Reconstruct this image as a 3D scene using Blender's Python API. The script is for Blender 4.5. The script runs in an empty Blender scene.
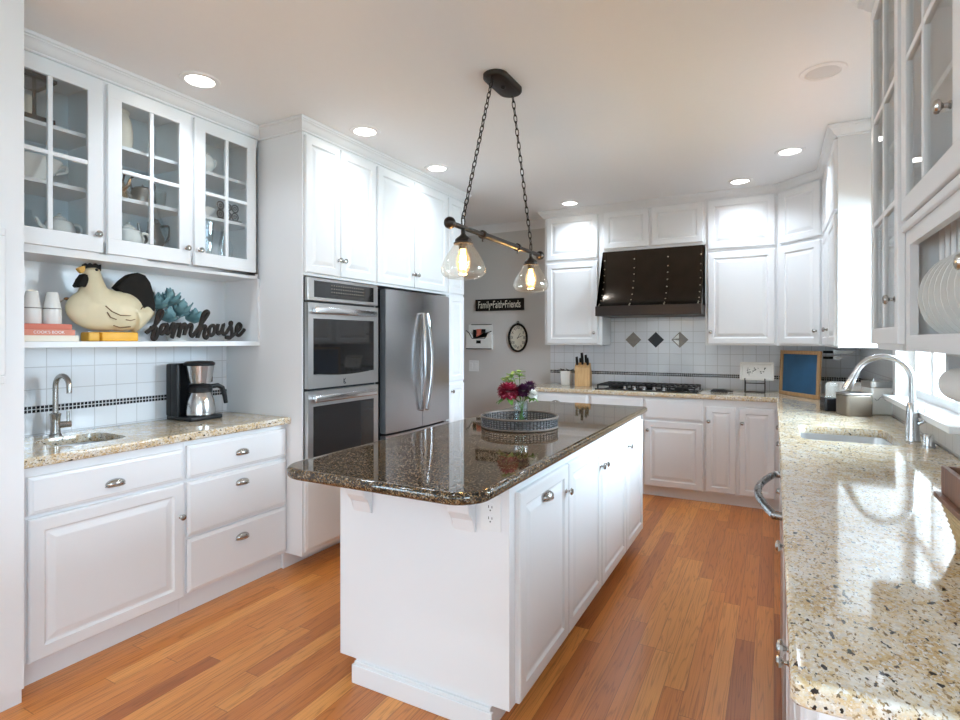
import bpy, bmesh, math, random
from mathutils import Vector, Matrix
PI = math.pi
R = math.radians
random.seed(7)
S = bpy.context.scene
COL = S.collection

# ------------------------------------------------------------------ camera, sky, exposure
cam_d = bpy.data.cameras.new('camera')
cam = bpy.data.objects.new('camera', cam_d); COL.objects.link(cam)
cam.location = (0, 0, 1.385)
cam.rotation_euler = (R(90), 0, R(28.13))
cam_d.sensor_width = 36; cam_d.lens = 36 * 549.8 / 960
cam_d.shift_y = -19.6 / 960
cam_d.clip_start = 0.02
S.camera = cam
W = bpy.data.worlds.new('sky'); S.world = W; W.use_nodes = True
W.node_tree.nodes['Background'].inputs[0].default_value = (0.80, 0.91, 1.0, 1)
W.node_tree.nodes['Background'].inputs[1].default_value = 4.0
S.view_settings.view_transform = 'Standard'
S.view_settings.look = 'None'
S.view_settings.gamma = 1
S.view_settings.use_curve_mapping = False
S.view_settings.exposure = 0.68
S.cycles.transparent_max_bounces = 24
S.cycles.max_bounces = 10
S.cycles.diffuse_bounces = 6
S.cycles.caustics_reflective = False
S.cycles.sample_clamp_indirect = 6

def area(name, loc, rot, sx, sy, power, color):
    l = bpy.data.lights.new(name, 'AREA'); l.shape = 'RECTANGLE'; l.size = sx; l.size_y = sy
    l.energy = power; l.color = color
    o = bpy.data.objects.new(name, l); COL.objects.link(o); o.location = loc; o.rotation_euler = rot
    return o
DAY = (0.66, 0.84, 1.0)
DAY2 = (0.44, 0.72, 1.0)
area('daylight_sink_window', (1.9, 3.3, 2.35), (0, R(64), 0), 2.0, 2.2, 430, DAY)
area('daylight_front_window', (-2.2, -4.3, 1.8), (R(72), 0, R(180)), 1.8, 2.0, 8, DAY2)
area('daylight_front_window.001', (1.7, -4.3, 1.8), (R(72), 0, R(180)), 1.8, 2.0, 8, DAY2)
area('daylight_side_window', (2.95, -1.6, 1.8), (0, R(70), 0), 2.0, 2.3, 110, DAY2)
area('left_fill_light', (-3.5, -2.2, 1.8), (0, R(-70), 0), 2.0, 2.0, 95, DAY2)  # added fill from the unseen left, brightens the cabinet faces turned that way

# ------------------------------------------------------------------ materials
def new_mat(name):
    m = bpy.data.materials.new(name); m.use_nodes = True
    nt = m.node_tree
    return m, nt, nt.nodes, nt.links, nt.nodes['Principled BSDF']
def plain(name, col, rough=0.5, metal=0.0, coat=0.0, var=0.03, scale=30.0, bump=0.0, emit=None, spec=None):
    m, nt, N, L, b = new_mat(name)
    b.inputs['Roughness'].default_value = rough
    b.inputs['Metallic'].default_value = metal
    b.inputs['Coat Weight'].default_value = coat
    if spec is not None: b.inputs['Specular IOR Level'].default_value = spec
    tc = N.new('ShaderNodeTexCoord'); no = N.new('ShaderNodeTexNoise')
    no.inputs['Scale'].default_value = scale; no.inputs['Detail'].default_value = 3
    L.new(tc.outputs['Object'], no.inputs['Vector'])
    mx = N.new('ShaderNodeMix'); mx.data_type = 'RGBA'
    c = Vector(col)
    mx.inputs['A'].default_value = (*[max(0, x * (1 - var)) for x in c], 1)
    mx.inputs['B'].default_value = (*[min(1, x * (1 + var)) for x in c], 1)
    L.new(no.outputs['Fac'], mx.inputs['Factor']); L.new(mx.outputs['Result'], b.inputs['Base Color'])
    if bump:
        bp = N.new('ShaderNodeBump'); bp.inputs['Strength'].default_value = bump; bp.inputs['Distance'].default_value = 0.002
        L.new(no.outputs['Fac'], bp.inputs['Height']); L.new(bp.outputs['Normal'], b.inputs['Normal'])
    if emit:
        b.inputs['Emission Color'].default_value = (*emit[:3], 1); b.inputs['Emission Strength'].default_value = emit[3]
    return m
def brushed(name, col, rough, stretch=(1, 1, 60), vary=.2):
    m, nt, N, L, b = new_mat(name)
    b.inputs['Metallic'].default_value = 1; b.inputs['Base Color'].default_value = (*col, 1)
    tc = N.new('ShaderNodeTexCoord'); mp = N.new('ShaderNodeMapping'); mp.inputs['Scale'].default_value = stretch
    no = N.new('ShaderNodeTexNoise'); no.inputs['Scale'].default_value = 6; no.inputs['Detail'].default_value = 4
    L.new(tc.outputs['Object'], mp.inputs['Vector']); L.new(mp.outputs['Vector'], no.inputs['Vector'])
    mr = N.new('ShaderNodeMapRange'); mr.inputs['To Min'].default_value = rough * (1 - vary); mr.inputs['To Max'].default_value = rough * (1 + vary)
    L.new(no.outputs['Fac'], mr.inputs['Value']); L.new(mr.outputs['Result'], b.inputs['Roughness'])
    b.inputs['Anisotropic'].default_value = 0.0
    return m
def thin_glass(name, tint=(1, 1, 1), f0=0.06, rough=0.0, glow=None):
    m = bpy.data.materials.new(name); m.use_nodes = True
    nt = m.node_tree; N, L = nt.nodes, nt.links
    N.remove(N['Principled BSDF'])
    tr = N.new('ShaderNodeBsdfTransparent'); tr.inputs[0].default_value = (*tint, 1)
    gl = N.new('ShaderNodeBsdfGlossy'); gl.inputs['Roughness'].default_value = rough
    lw = N.new('ShaderNodeLayerWeight'); lw.inputs['Blend'].default_value = 0.25
    mr = N.new('ShaderNodeMapRange'); mr.inputs['To Min'].default_value = f0; mr.inputs['To Max'].default_value = 0.45
    mx = N.new('ShaderNodeMixShader')
    L.new(lw.outputs['Facing'], mr.inputs['Value']); L.new(mr.outputs['Result'], mx.inputs[0])
    L.new(tr.outputs[0], mx.inputs[1]); L.new(gl.outputs[0], mx.inputs[2])
    out = mx.outputs[0]
    if glow:
        em = N.new('ShaderNodeEmission'); em.inputs[0].default_value = (*glow[:3], 1); em.inputs[1].default_value = glow[3]
        ad = N.new('ShaderNodeAddShader'); L.new(out, ad.inputs[0]); L.new(em.outputs[0], ad.inputs[1]); out = ad.outputs[0]
    L.new(out, N['Material Output'].inputs[0])
    return m
def ramp(N, stops, interp='LINEAR'):
    r = N.new('ShaderNodeValToRGB'); r.color_ramp.interpolation = interp
    e = r.color_ramp.elements
    while len(e) < len(stops): e.new(0.5)
    for el, (p, c) in zip(e, stops): el.position = p; el.color = (*c, 1)
    return r
def mth(N, L, op, a, b=None):
    n = N.new('ShaderNodeMath'); n.operation = op
    for i, v in enumerate((a, b)):
        if v is None: continue
        if isinstance(v, (int, float)): n.inputs[i].default_value = v
        else: L.new(v, n.inputs[i])
    return n.outputs[0]

def floor_mat():
    m, nt, N, L, b = new_mat('oak strip floor')
    tc = N.new('ShaderNodeTexCoord'); sp = N.new('ShaderNodeSeparateXYZ'); L.new(tc.outputs['Object'], sp.inputs[0])
    W_, LEN = 0.078, 1.15
    u = mth(N, L, 'DIVIDE', sp.outputs[0], W_)
    row = mth(N, L, 'FLOOR', u)
    wn = N.new('ShaderNodeTexWhiteNoise'); wn.noise_dimensions = '1D'; L.new(row, wn.inputs['W'])
    off = mth(N, L, 'MULTIPLY', wn.outputs['Value'], 7.3)
    v = mth(N, L, 'ADD', mth(N, L, 'DIVIDE', sp.outputs[1], LEN), off)
    vi = mth(N, L, 'FLOOR', v)
    cb = N.new('ShaderNodeCombineXYZ'); L.new(row, cb.inputs[0]); L.new(vi, cb.inputs[1])
    w2 = N.new('ShaderNodeTexWhiteNoise'); w2.noise_dimensions = '2D'; L.new(cb.outputs[0], w2.inputs['Vector'])
    base = ramp(N, [(0, (0.40, 0.118, 0.026)), (0.3, (0.54, 0.176, 0.038)), (0.65, (0.62, 0.224, 0.050)), (1, (0.72, 0.300, 0.078))])
    L.new(w2.outputs['Value'], base.inputs[0])
    # grain: coordinates shifted per plank, stretched along the plank
    c2 = N.new('ShaderNodeCombineXYZ')
    L.new(mth(N, L, 'ADD', mth(N, L, 'MULTIPLY', sp.outputs[0], 15.0), mth(N, L, 'MULTIPLY', w2.outputs['Value'], 91.0)), c2.inputs[0])
    L.new(mth(N, L, 'ADD', mth(N, L, 'MULTIPLY', sp.outputs[1], 0.75), mth(N, L, 'MULTIPLY', w2.outputs['Value'], 37.0)), c2.inputs[1])
    no = N.new('ShaderNodeTexNoise'); no.inputs['Scale'].default_value = 1.0; no.inputs['Detail'].default_value = 3; no.inputs['Roughness'].default_value = 0.5
    L.new(c2.outputs[0], no.inputs['Vector'])
    rings = mth(N, L, 'FRACT', mth(N, L, 'MULTIPLY', no.outputs['Fac'], 12.0))
    fine = N.new('ShaderNodeTexNoise'); fine.inputs['Scale'].default_value = 5.0; fine.inputs['Detail'].default_value = 4
    c3 = N.new('ShaderNodeMapping'); c3.inputs['Scale'].default_value = (9, 0.8, 1); L.new(c2.outputs[0], c3.inputs['Vector']); L.new(c3.outputs[0], fine.inputs['Vector'])
    gr = ramp(N, [(0, (0.42, 0.36, 0.30)), (0.16, (0.9, 0.88, 0.85)), (0.4, (1.04, 1.04, 1.04)), (0.85, (1, 1, 1)), (1, (0.55, 0.48, 0.42))]); L.new(rings, gr.inputs[0])
    fr = ramp(N, [(0.3, (0.82, 0.82, 0.82)), (0.65, (1.06, 1.06, 1.06))]); L.new(fine.outputs['Fac'], fr.inputs[0])
    m1 = N.new('ShaderNodeMix'); m1.data_type = 'RGBA'; m1.blend_type = 'MULTIPLY'; m1.inputs['Factor'].default_value = 0.55
    L.new(base.outputs[0], m1.inputs['A']); L.new(gr.outputs[0], m1.inputs['B'])
    m2 = N.new('ShaderNodeMix'); m2.data_type = 'RGBA'; m2.blend_type = 'MULTIPLY'; m2.inputs['Factor'].default_value = 1
    L.new(m1.outputs['Result'], m2.inputs['A']); L.new(fr.outputs[0], m2.inputs['B'])
    # joints
    fu = mth(N, L, 'FRACT', u); fv = mth(N, L, 'FRACT', v)
    ju = mth(N, L, 'MINIMUM', fu, mth(N, L, 'SUBTRACT', 1.0, fu)); jv = mth(N, L, 'MINIMUM', fv, mth(N, L, 'SUBTRACT', 1.0, fv))
    j = mth(N, L, 'MAXIMUM', mth(N, L, 'LESS_THAN', ju, 0.014), mth(N, L, 'LESS_THAN', jv, 0.0012))
    m3 = N.new('ShaderNodeMix'); m3.data_type = 'RGBA'; L.new(mth(N, L, 'MULTIPLY', j, 0.6), m3.inputs['Factor'])
    L.new(m2.outputs['Result'], m3.inputs['A']); m3.inputs['B'].default_value = (0.12, 0.04, 0.015, 1)
    L.new(m3.outputs['Result'], b.inputs['Base Color'])
    b.inputs['Roughness'].default_value = 0.32; b.inputs['Coat Weight'].default_value = 0.15; b.inputs['Coat Roughness'].default_value = 0.15
    return m
def granite_light():
    m, nt, N, L, b = new_mat('beige speckled granite')
    tc = N.new('ShaderNodeTexCoord')
    def noise(scale, det, rough=0.55, mp=(1, 1, 1), off=0):
        mpn = N.new('ShaderNodeMapping'); mpn.inputs['Scale'].default_value = mp; mpn.inputs['Location'].default_value = (off, off, off)
        mpn.inputs['Rotation'].default_value = (0, 0, 0.6)
        n = N.new('ShaderNodeTexNoise'); n.inputs['Scale'].default_value = scale; n.inputs['Detail'].default_value = det; n.inputs['Roughness'].default_value = rough
        L.new(tc.outputs['Object'], mpn.inputs['Vector']); L.new(mpn.outputs[0], n.inputs['Vector']); return n.outputs['Fac']
    def mixc(fac, A, B):
        mm = N.new('ShaderNodeMix'); mm.data_type = 'RGBA'; L.new(fac, mm.inputs['Factor']); L.new(A, mm.inputs['A'])
        mm.inputs['B'].default_value = (*B, 1); return mm.outputs['Result']
    def mask(sock, a, b_):
        r = ramp(N, [(a, (0, 0, 0)), (b_, (1, 1, 1))]); L.new(sock, r.inputs[0]); return r.outputs[0]
    a = ramp(N, [(0.34, (0.46, 0.29, 0.11)), (0.45, (0.58, 0.42, 0.22)), (0.53, (0.68, 0.58, 0.42)), (0.60, (0.72, 0.69, 0.63))]); L.new(noise(16, 10, 0.8), a.inputs[0])
    c = mixc(mask(noise(120, 4, 0.6, off=3), 0.52, 0.60), a.outputs[0], (0.58, 0.54, 0.48))
    c = mixc(mask(noise(150, 3, 0.6, (1, 0.6, 1), 21), 0.57, 0.62), c, (0.74, 0.71, 0.66))
    c = mixc(mask(noise(130, 3, 0.6, (1, 0.55, 1), 7), 0.575, 0.64), c, (0.34, 0.23, 0.115))
    c = mixc(mask(noise(150, 2.5, 0.5, (1, 0.55, 1), 31), 0.63, 0.67), c, (0.17, 0.12, 0.07))
    c = mixc(mask(noise(80, 2.0, 0.5, (1, 0.6, 1), 13), 0.645, 0.675), c, (0.022, 0.020, 0.020))
    L.new(c, b.inputs['Base Color'])
    b.inputs['Roughness'].default_value = 0.07; b.inputs['Specular IOR Level'].default_value = 0.6
    return m
def granite_dark():
    m, nt, N, L, b = new_mat('dark brown granite')
    tc = N.new('ShaderNodeTexCoord')
    v = N.new('ShaderNodeTexVoronoi'); v.inputs['Scale'].default_value = 240; L.new(tc.outputs['Object'], v.inputs['Vector'])
    sp = N.new('ShaderNodeSeparateColor'); L.new(v.outputs['Color'], sp.inputs[0])
    a = ramp(N, [(0, (0.008, 0.008, 0.008)), (0.42, (0.028, 0.019, 0.011)), (0.66, (0.115, 0.068, 0.030)), (0.9, (0.23, 0.145, 0.070)), (1, (0.32, 0.27, 0.21))])
    L.new(sp.outputs[0], a.inputs[0]); L.new(a.outputs[0], b.inputs['Base Color'])
    b.inputs['Roughness'].default_value = 0.035; b.inputs['Specular IOR Level'].default_value = 0.6
    return m
def tile_mat(name, axis, size, col, mortar, gap, rough=0.12, dark_mix=False, off=(0, 0)):
    m, nt, N, L, b = new_mat(name)
    tc = N.new('ShaderNodeTexCoord'); sp = N.new('ShaderNodeSeparateXYZ'); L.new(tc.outputs['Object'], sp.inputs[0])
    cb = N.new('ShaderNodeCombineXYZ')
    L.new(mth(N, L, 'ADD', sp.outputs[axis], off[0] + 40 * size), cb.inputs[0]); L.new(mth(N, L, 'ADD', sp.outputs[2], off[1]), cb.inputs[1])
    br = N.new('ShaderNodeTexBrick'); br.offset = 0; br.squash = 1
    br.inputs['Scale'].default_value = 1; br.inputs['Brick Width'].default_value = size; br.inputs['Row Height'].default_value = size
    br.inputs['Mortar Size'].default_value = gap; br.inputs['Mortar Smooth'].default_value = 0.2
    br.inputs['Color1'].default_value = (*col, 1); br.inputs['Color2'].default_value = (*[c * (0.35 if dark_mix else 0.96) for c in col], 1); br.inputs['Mortar'].default_value = (*mortar, 1)
    L.new(cb.outputs[0], br.inputs['Vector']); L.new(br.outputs['Color'], b.inputs['Base Color'])
    bp = N.new('ShaderNodeBump'); bp.inputs['Strength'].default_value = 0.5; bp.inputs['Distance'].default_value = 0.002; bp.invert = True
    L.new(br.outputs['Fac'], bp.inputs['Height']); L.new(bp.outputs['Normal'], b.inputs['Normal'])
    b.inputs['Roughness'].default_value = rough
    return m
def wood(name, c1, c2, rough=0.45, stretch=(14, 14, 1.2)):
    m, nt, N, L, b = new_mat(name)
    tc = N.new('ShaderNodeTexCoord'); mp = N.new('ShaderNodeMapping'); mp.inputs['Scale'].default_value = stretch
    no = N.new('ShaderNodeTexNoise'); no.inputs['Scale'].default_value = 6; no.inputs['Detail'].default_value = 6; no.inputs['Distortion'].default_value = 0.6
    L.new(tc.outputs['Object'], mp.inputs[0]); L.new(mp.outputs[0], no.inputs['Vector'])
    r = ramp(N, [(0.3, c1), (0.7, c2)]); L.new(no.outputs['Fac'], r.inputs[0]); L.new(r.outputs[0], b.inputs['Base Color'])
    b.inputs['Roughness'].default_value = rough
    return m

WHITE = plain('white cabinet paint', (0.76, 0.765, 0.775), 0.32, coat=0.1, var=0.012, scale=4)
INNER = plain('cabinet interior paint', (0.74, 0.80, 0.82), 0.5, var=0.02)
CEILM = plain('ceiling paint', (0.86, 0.87, 0.88), 0.8, var=0.01)
GRAY = plain('warm gray wall paint', (0.58, 0.565, 0.545), 0.75, var=0.015, scale=3)
WALLW = plain('off white wall paint', (0.74, 0.74, 0.73), 0.7, var=0.015)
FLOOR = floor_mat()
GRAN = granite_light()
DGRAN = granite_dark()
TILE_X = tile_mat('white wall tile', 0, 0.108, (0.74, 0.76, 0.80), (0.50, 0.50, 0.51), 0.0022, off=(0.035, 0.041))
TILE_Y = tile_mat('white wall tile side', 1, 0.108, (0.76, 0.775, 0.80), (0.55, 0.55, 0.56), 0.0022, off=(0.03, 0.041))
MOS_X = tile_mat('black mosaic band', 0, 0.0175, (0.02, 0.02, 0.025), (0.62, 0.62, 0.63), 0.0022, 0.15, True, off=(0.0, -1.0345 + 0.0175 * 60))
MOS_Y = tile_mat('black mosaic band side', 1, 0.0175, (0.02, 0.02, 0.025), (0.62, 0.62, 0.63), 0.0022, 0.15, True, off=(0.0, -1.0345 + 0.0175 * 60))
NICKEL = brushed('brushed nickel', (0.46, 0.445, 0.42), 0.22, (8, 8, 8))
STEEL = brushed('brushed stainless steel', (0.50, 0.49, 0.48), 0.30, (.8, .8, 160), .06)
SATIN = plain('satin steel', (0.55, 0.55, 0.55), 0.2, 1.0)
GUNM = brushed('dark gunmetal', (0.26, 0.255, 0.25), 0.28, (8, 8, 8))
STEELV = brushed('vertical brushed stainless', (0.50, 0.50, 0.51), 0.25, (40, 40, 0.6))
CHROME = plain('polished steel', (0.66, 0.66, 0.67), 0.16, 1.0)
BLACKG = plain('black oven glass', (0.012, 0.011, 0.011), 0.04, spec=0.7)
BLACKP = plain('black plastic', (0.012, 0.012, 0.013), 0.42, spec=0.3)
IRON = plain('black cast iron', (0.016, 0.016, 0.018), 0.55, bump=0.3, scale=120)
BRONZE = plain('oil rubbed bronze', (0.040, 0.031, 0.025), 0.42, 0.8, var=0.2)
HOODM = plain('dark bronze hood metal', (0.040, 0.030, 0.022), 0.20, 0.9, var=0.25, scale=9)
RIVET = plain('bright bronze rivets', (0.42, 0.36, 0.28), 0.3, 1.0)
GLASS = thin_glass('clear cabinet glass', (0.97, 0.98, 0.98), 0.05)
WGLASS = thin_glass('window glass', (0.99, 1, 1), 0.03)
SHADE = thin_glass('clear pendant glass', (0.95, 0.935, 0.90), 0.07, glow=(1.0, .78, .5, .025))
VGLASS = thin_glass('vase glass', (0.90, 0.95, 0.96), 0.08)
LENS = plain('lit downlight lens', (0.9, 0.9, 0.88), 0.4, emit=(1.0, 0.96, 0.90, 6))
LTRIM = plain('downlight trim white', (0.82, 0.82, 0.82), 0.4)
FILA = plain('glowing filament', (1, 0.8, 0.5), 0.4, emit=(1.0, 0.66, 0.28, 60))
AMBER = thin_glass('amber bulb glass', (1.0, 0.84, 0.58), 0.05, glow=(1.0, .62, .28, .35))
CERAM = plain('white glazed ceramic', (0.82, 0.81, 0.78), 0.15)
CREAM = plain('cream painted wood', (0.72, 0.63, 0.43), 0.5, var=0.12, scale=12)
BLACKW = plain('black painted wood', (0.016, 0.014, 0.012), 0.7, var=0.3, spec=0.15)
YELLOW = plain('yellow orange paint', (0.80, 0.40, 0.03), 0.45, var=0.1)
BEAK = plain('ochre paint', (0.70, 0.38, 0.05), 0.45)
BROWNL = plain('brown line paint', (0.16, 0.085, 0.03), 0.5)
SUCC = plain('blue green succulent', (0.17, 0.31, 0.33), 0.55, var=0.4, scale=25)
SIGNW = plain('charcoal sign wood', (0.030, 0.025, 0.022), 0.75, var=0.4, spec=0.15)
BEECH = wood('light beech', (0.50, 0.28, 0.11), (0.66, 0.42, 0.20))
WALNUT = wood('reddish brown wood', (0.13, 0.05, 0.025), (0.24, 0.105, 0.055))
OAKF = wood('oak frame', (0.34, 0.19, 0.08), (0.48, 0.29, 0.14))
CHALK = plain('blue chalkboard', (0.018, 0.085, 0.18), 0.6, var=0.5, scale=5)
SEAGR = plain('woven seagrass', (0.52, 0.38, 0.20), 0.8, var=0.35, scale=90, bump=0.6)
RATTAN = plain('dark gray rattan', (0.050, 0.048, 0.050), 0.5, var=0.4, scale=60)
RATRIM = plain('gray brown rattan rim', (0.14, 0.11, 0.09), 0.5, var=0.3, scale=60)
RED = plain('crimson petals', (0.36, 0.015, 0.05), 0.55, var=0.5, scale=60)
PINK = plain('pink petals', (0.62, 0.16, 0.24), 0.55, var=0.3, scale=60)
PURP = plain('deep purple petals', (0.075, 0.015, 0.06), 0.55, var=0.5, scale=60)
WPETAL = plain('white petals', (0.8, 0.8, 0.77), 0.55)
GREEN = plain('green leaf', (0.10, 0.22, 0.04), 0.5, var=0.4, scale=40)
LIME = plain('light green leaf', (0.32, 0.46, 0.12), 0.5, var=0.3, scale=40)
PAPER = plain('white paper', (0.82, 0.82, 0.81), 0.85)
CORAL = plain('coral book cloth', (0.62, 0.17, 0.11), 0.6)
PEACH = plain('peach book cloth', (0.70, 0.26, 0.18), 0.6)
CREAMB = plain('cream book cover', (0.80, 0.72, 0.60), 0.6)
OUTW = plain('white plastic plate', (0.78, 0.78, 0.77), 0.35)
DARK = plain('dark slot', (0.02, 0.02, 0.02), 0.6)
SINKM = brushed('sink steel', (0.68, 0.68, 0.69), 0.32, (1, 30, 1), .08)
PEWTER = plain('tarnished silver', (0.30, 0.29, 0.27), 0.3, 0.95, var=0.3)
IVORY = plain('ivory clock face', (0.70, 0.66, 0.55), 0.6, var=0.08, scale=10)
GRASSG = plain('outdoor lawn', (0.30, 0.38, 0.22), 0.9)
TAUPE = plain('taupe diamond tile', (0.20, 0.17, 0.14), 0.25, var=0.2)
PTOWEL = plain('paper towel', (0.72, 0.72, 0.71), 0.9, bump=0.4, scale=80)
PICB = plain('picture sky', (0.45, 0.52, 0.58), 0.3, var=0.2, scale=40)
PICT = plain('picture ground', (0.18, 0.10, 0.05), 0.3, var=0.3)
SPEAK = plain('speaker grille', (0.66, 0.66, 0.66), 0.6)
FLOURM = plain('flour fill', (0.55, 0.45, 0.34), 0.9)

# ------------------------------------------------------------------ mesh helpers
MW = {}
class MB:
    def __init__(s): s.bm = bmesh.new(); s.mats = []; s.mi = 0
    def use(s, mat):
        if mat not in s.mats: s.mats.append(mat)
        s.mi = s.mats.index(mat); return s
    def f(s, vs):
        try:
            fc = s.bm.faces.new(vs); fc.material_index = s.mi; return fc
        except ValueError: return None
    def box(s, x0, x1, y0, y1, z0, z1, bev=0.0, seg=2):
        b = bmesh.new()
        v = [b.verts.new((x, y, z)) for z in (z0, z1) for x, y in ((x0, y0), (x1, y0), (x1, y1), (x0, y1))]
        for q in ((3, 2, 1, 0), (4, 5, 6, 7), (0, 1, 5, 4), (1, 2, 6, 5), (2, 3, 7, 6), (3, 0, 4, 7)): b.faces.new([v[i] for i in q])
        if bev: bmesh.ops.bevel(b, geom=b.edges[:], offset=bev, segments=seg, affect='EDGES', profile=0.5)
        s.merge(b); return s
    def merge(s, b, M=None):
        mp = {}
        for v in b.verts: mp[v] = s.bm.verts.new(M @ v.co if M else v.co)
        for fc in b.faces: s.f([mp[v] for v in fc.verts])
        b.free()
    def xf(s, M):
        bmesh.ops.transform(s.bm, matrix=M, verts=s.bm.verts[:]); return s
    def lathe(s, prof, c=(0, 0, 0), seg=24, M=None, ang=2 * PI, sy=1.0):
        rings = []; n = seg if ang >= 2 * PI - 1e-6 else seg + 1
        T = Matrix.Translation(c) @ (M or Matrix.Identity(4))
        for r, z in prof:
            if r < 1e-6: rings.append([s.bm.verts.new(T @ Vector((0, 0, z)))]); continue
            rings.append([s.bm.verts.new(T @ Vector((r * math.cos(ang * i / seg), sy * r * math.sin(ang * i / seg), z))) for i in range(n)])
        for a, b in zip(rings, rings[1:]):
            for i in range(seg):
                j = (i + 1) % n
                if len(a) == 1 and len(b) == 1: continue
                if len(a) == 1: s.f([a[0], b[j], b[i]])
                elif len(b) == 1: s.f([a[i], a[j], b[0]])
                else: s.f([a[i], a[j], b[j], b[i]])
        return s
    def cyl(s, p0, p1, r0, r1=None, seg=16, cap=True):
        p0 = Vector(p0); p1 = Vector(p1); d = p1 - p0; r1 = r0 if r1 is None else r1
        M = Matrix.Translation(p0) @ d.to_track_quat('Z', 'Y').to_matrix().to_4x4(); h = d.length
        pr = [(r0, 0), (r1, h)]
        if cap: pr = [(0, 0)] + pr + [(0, h)]
        return s.lathe(pr, seg=seg, M=M)
    def ell(s, c, r, seg=20, rings=12, z0=-1.0, z1=1.0):
        a0, a1 = math.asin(z0), math.asin(z1)
        pr = [(max(0, math.cos(a0 + (a1 - a0) * i / rings)), math.sin(a0 + (a1 - a0) * i / rings)) for i in range(rings + 1)]
        return s.lathe(pr, seg=seg, M=Matrix.Translation(c) @ Matrix.Diagonal((*r, 1)))
    def tube(s, pts, r, seg=8, closed=False, flat=1.0):
        pts = [Vector(p) for p in pts]; n = len(pts)
        rr = r if isinstance(r, (list, tuple)) else [r] * n
        rings = []; up = None
        for i, p in enumerate(pts):
            a = pts[(i - 1) % n] if (closed or i > 0) else p
            b = pts[(i + 1) % n] if (closed or i < n - 1) else p
            t = (b - a)
            t = t.normalized() if t.length > 1e-9 else Vector((0, 0, 1))
            if up is None:
                up = t.orthogonal().normalized()
            up = (up - t * up.dot(t))
            up = up.normalized() if up.length > 1e-6 else t.orthogonal().normalized()
            sd = t.cross(up)
            rings.append([s.bm.verts.new(p + rr[i] * (math.cos(2 * PI * k / seg) * up + flat * math.sin(2 * PI * k / seg) * sd)) for k in range(seg)])
        m = n if closed else n - 1
        for i in range(m):
            a, b = rings[i], rings[(i + 1) % n]
            for k in range(seg): s.f([a[k], a[(k + 1) % seg], b[(k + 1) % seg], b[k]])
        if not closed: s.f(rings[0][::-1]); s.f(rings[-1])
        return s
    def prism(s, poly, fn, d0, d1, bev=0.0):
        b = bmesh.new()
        lo = [b.verts.new(fn(x, y, d0)) for x, y in poly]; hi = [b.verts.new(fn(x, y, d1)) for x, y in poly]
        n = len(poly)
        b.faces.new(lo[::-1]); b.faces.new(hi)
        for i in range(n): b.faces.new([lo[i], lo[(i + 1) % n], hi[(i + 1) % n], hi[i]])
        if bev: bmesh.ops.bevel(b, geom=[e for e in b.edges if len(e.link_faces) == 2 and any(len(f.verts) == n for f in e.link_faces)], offset=bev, segments=2, affect='EDGES')
        bmesh.ops.triangulate(b, faces=[f for f in b.faces if len(f.verts) > 4])
        s.merge(b); return s
    def rects(s, x0, x1, z0, z1, loops, y=0.0, cap=True, loops2=None):
        """nested rectangles facing -y: loops = [(inset, out)]"""
        rings = []
        for ins, out in loops:
            rings.append([s.bm.verts.new(p) for p in ((x0 + ins, y - out, z0 + ins), (x1 - ins, y - out, z0 + ins), (x1 - ins, y - out, z1 - ins), (x0 + ins, y - out, z1 - ins))])
        for a, b in zip(rings, rings[1:]):
            for i in range(4): s.f([a[i], a[(i + 1) % 4], b[(i + 1) % 4], b[i]])
        if cap: s.f(rings[-1])
        s.f(rings[0][::-1]) if cap else None
        return s
    def build(s, name, mat=None, parent=None, world=False, smooth=35, loc=None):
        bmesh.ops.recalc_face_normals(s.bm, faces=s.bm.faces[:])
        if world and parent is not None: bmesh.ops.transform(s.bm, matrix=MW[parent.name].inverted(), verts=s.bm.verts[:])
        me = bpy.data.meshes.new(name); s.bm.to_mesh(me); s.bm.free()
        for m in (s.mats or [mat]): me.materials.append(m)
        if smooth:
            for p in me.polygons: p.use_smooth = True
            me.set_sharp_from_angle(angle=R(smooth))
        o = bpy.data.objects.new(name, me); COL.objects.link(o)
        if parent is not None: o.parent = parent
        if loc: o.location = loc
        return o
def tag(o, label=None, cat=None, group=None, kind=None):
    if label: o['label'] = label
    if cat: o['category'] = cat
    if group: o['group'] = group
    if kind: o['kind'] = kind
    return o
def thing(name, label, cat, loc=(0, 0, 0), rz=0.0, group=None):
    o = bpy.data.objects.new(name, None); COL.objects.link(o)
    o.empty_display_size = 0.1
    o.location = loc; o.rotation_euler = (0, 0, rz)
    MW[o.name] = Matrix.Translation(loc) @ Matrix.Rotation(rz, 4, 'Z')
    return tag(o, label, cat, group)
def struct(o): o['kind'] = 'structure'; return o
def inst(src, parent, loc, rot=(0, 0, 0), name=None):
    o = src.copy(); COL.objects.link(o); o.parent = parent; o.location = loc; o.rotation_euler = rot
    if name: o.name = name
    return o
def offset(poly, d):
    n = len(poly); out = []
    A = sum(poly[i][0] * poly[(i + 1) % n][1] - poly[(i + 1) % n][0] * poly[i][1] for i in range(n))
    sg = 1 if A > 0 else -1
    for i in range(n):
        p0, p, p1 = Vector(poly[i - 1]), Vector(poly[i]), Vector(poly[(i + 1) % n])
        a = (p - p0).normalized(); b = (p1 - p).normalized()
        na = Vector((-a.y, a.x)) * sg; nb = Vector((-b.y, b.x)) * sg
        m = na + nb
        k = d / max(0.2, (1 + na.dot(nb)))
        out.append((p.x + m.x * k, p.y + m.y * k))
    return out
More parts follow.
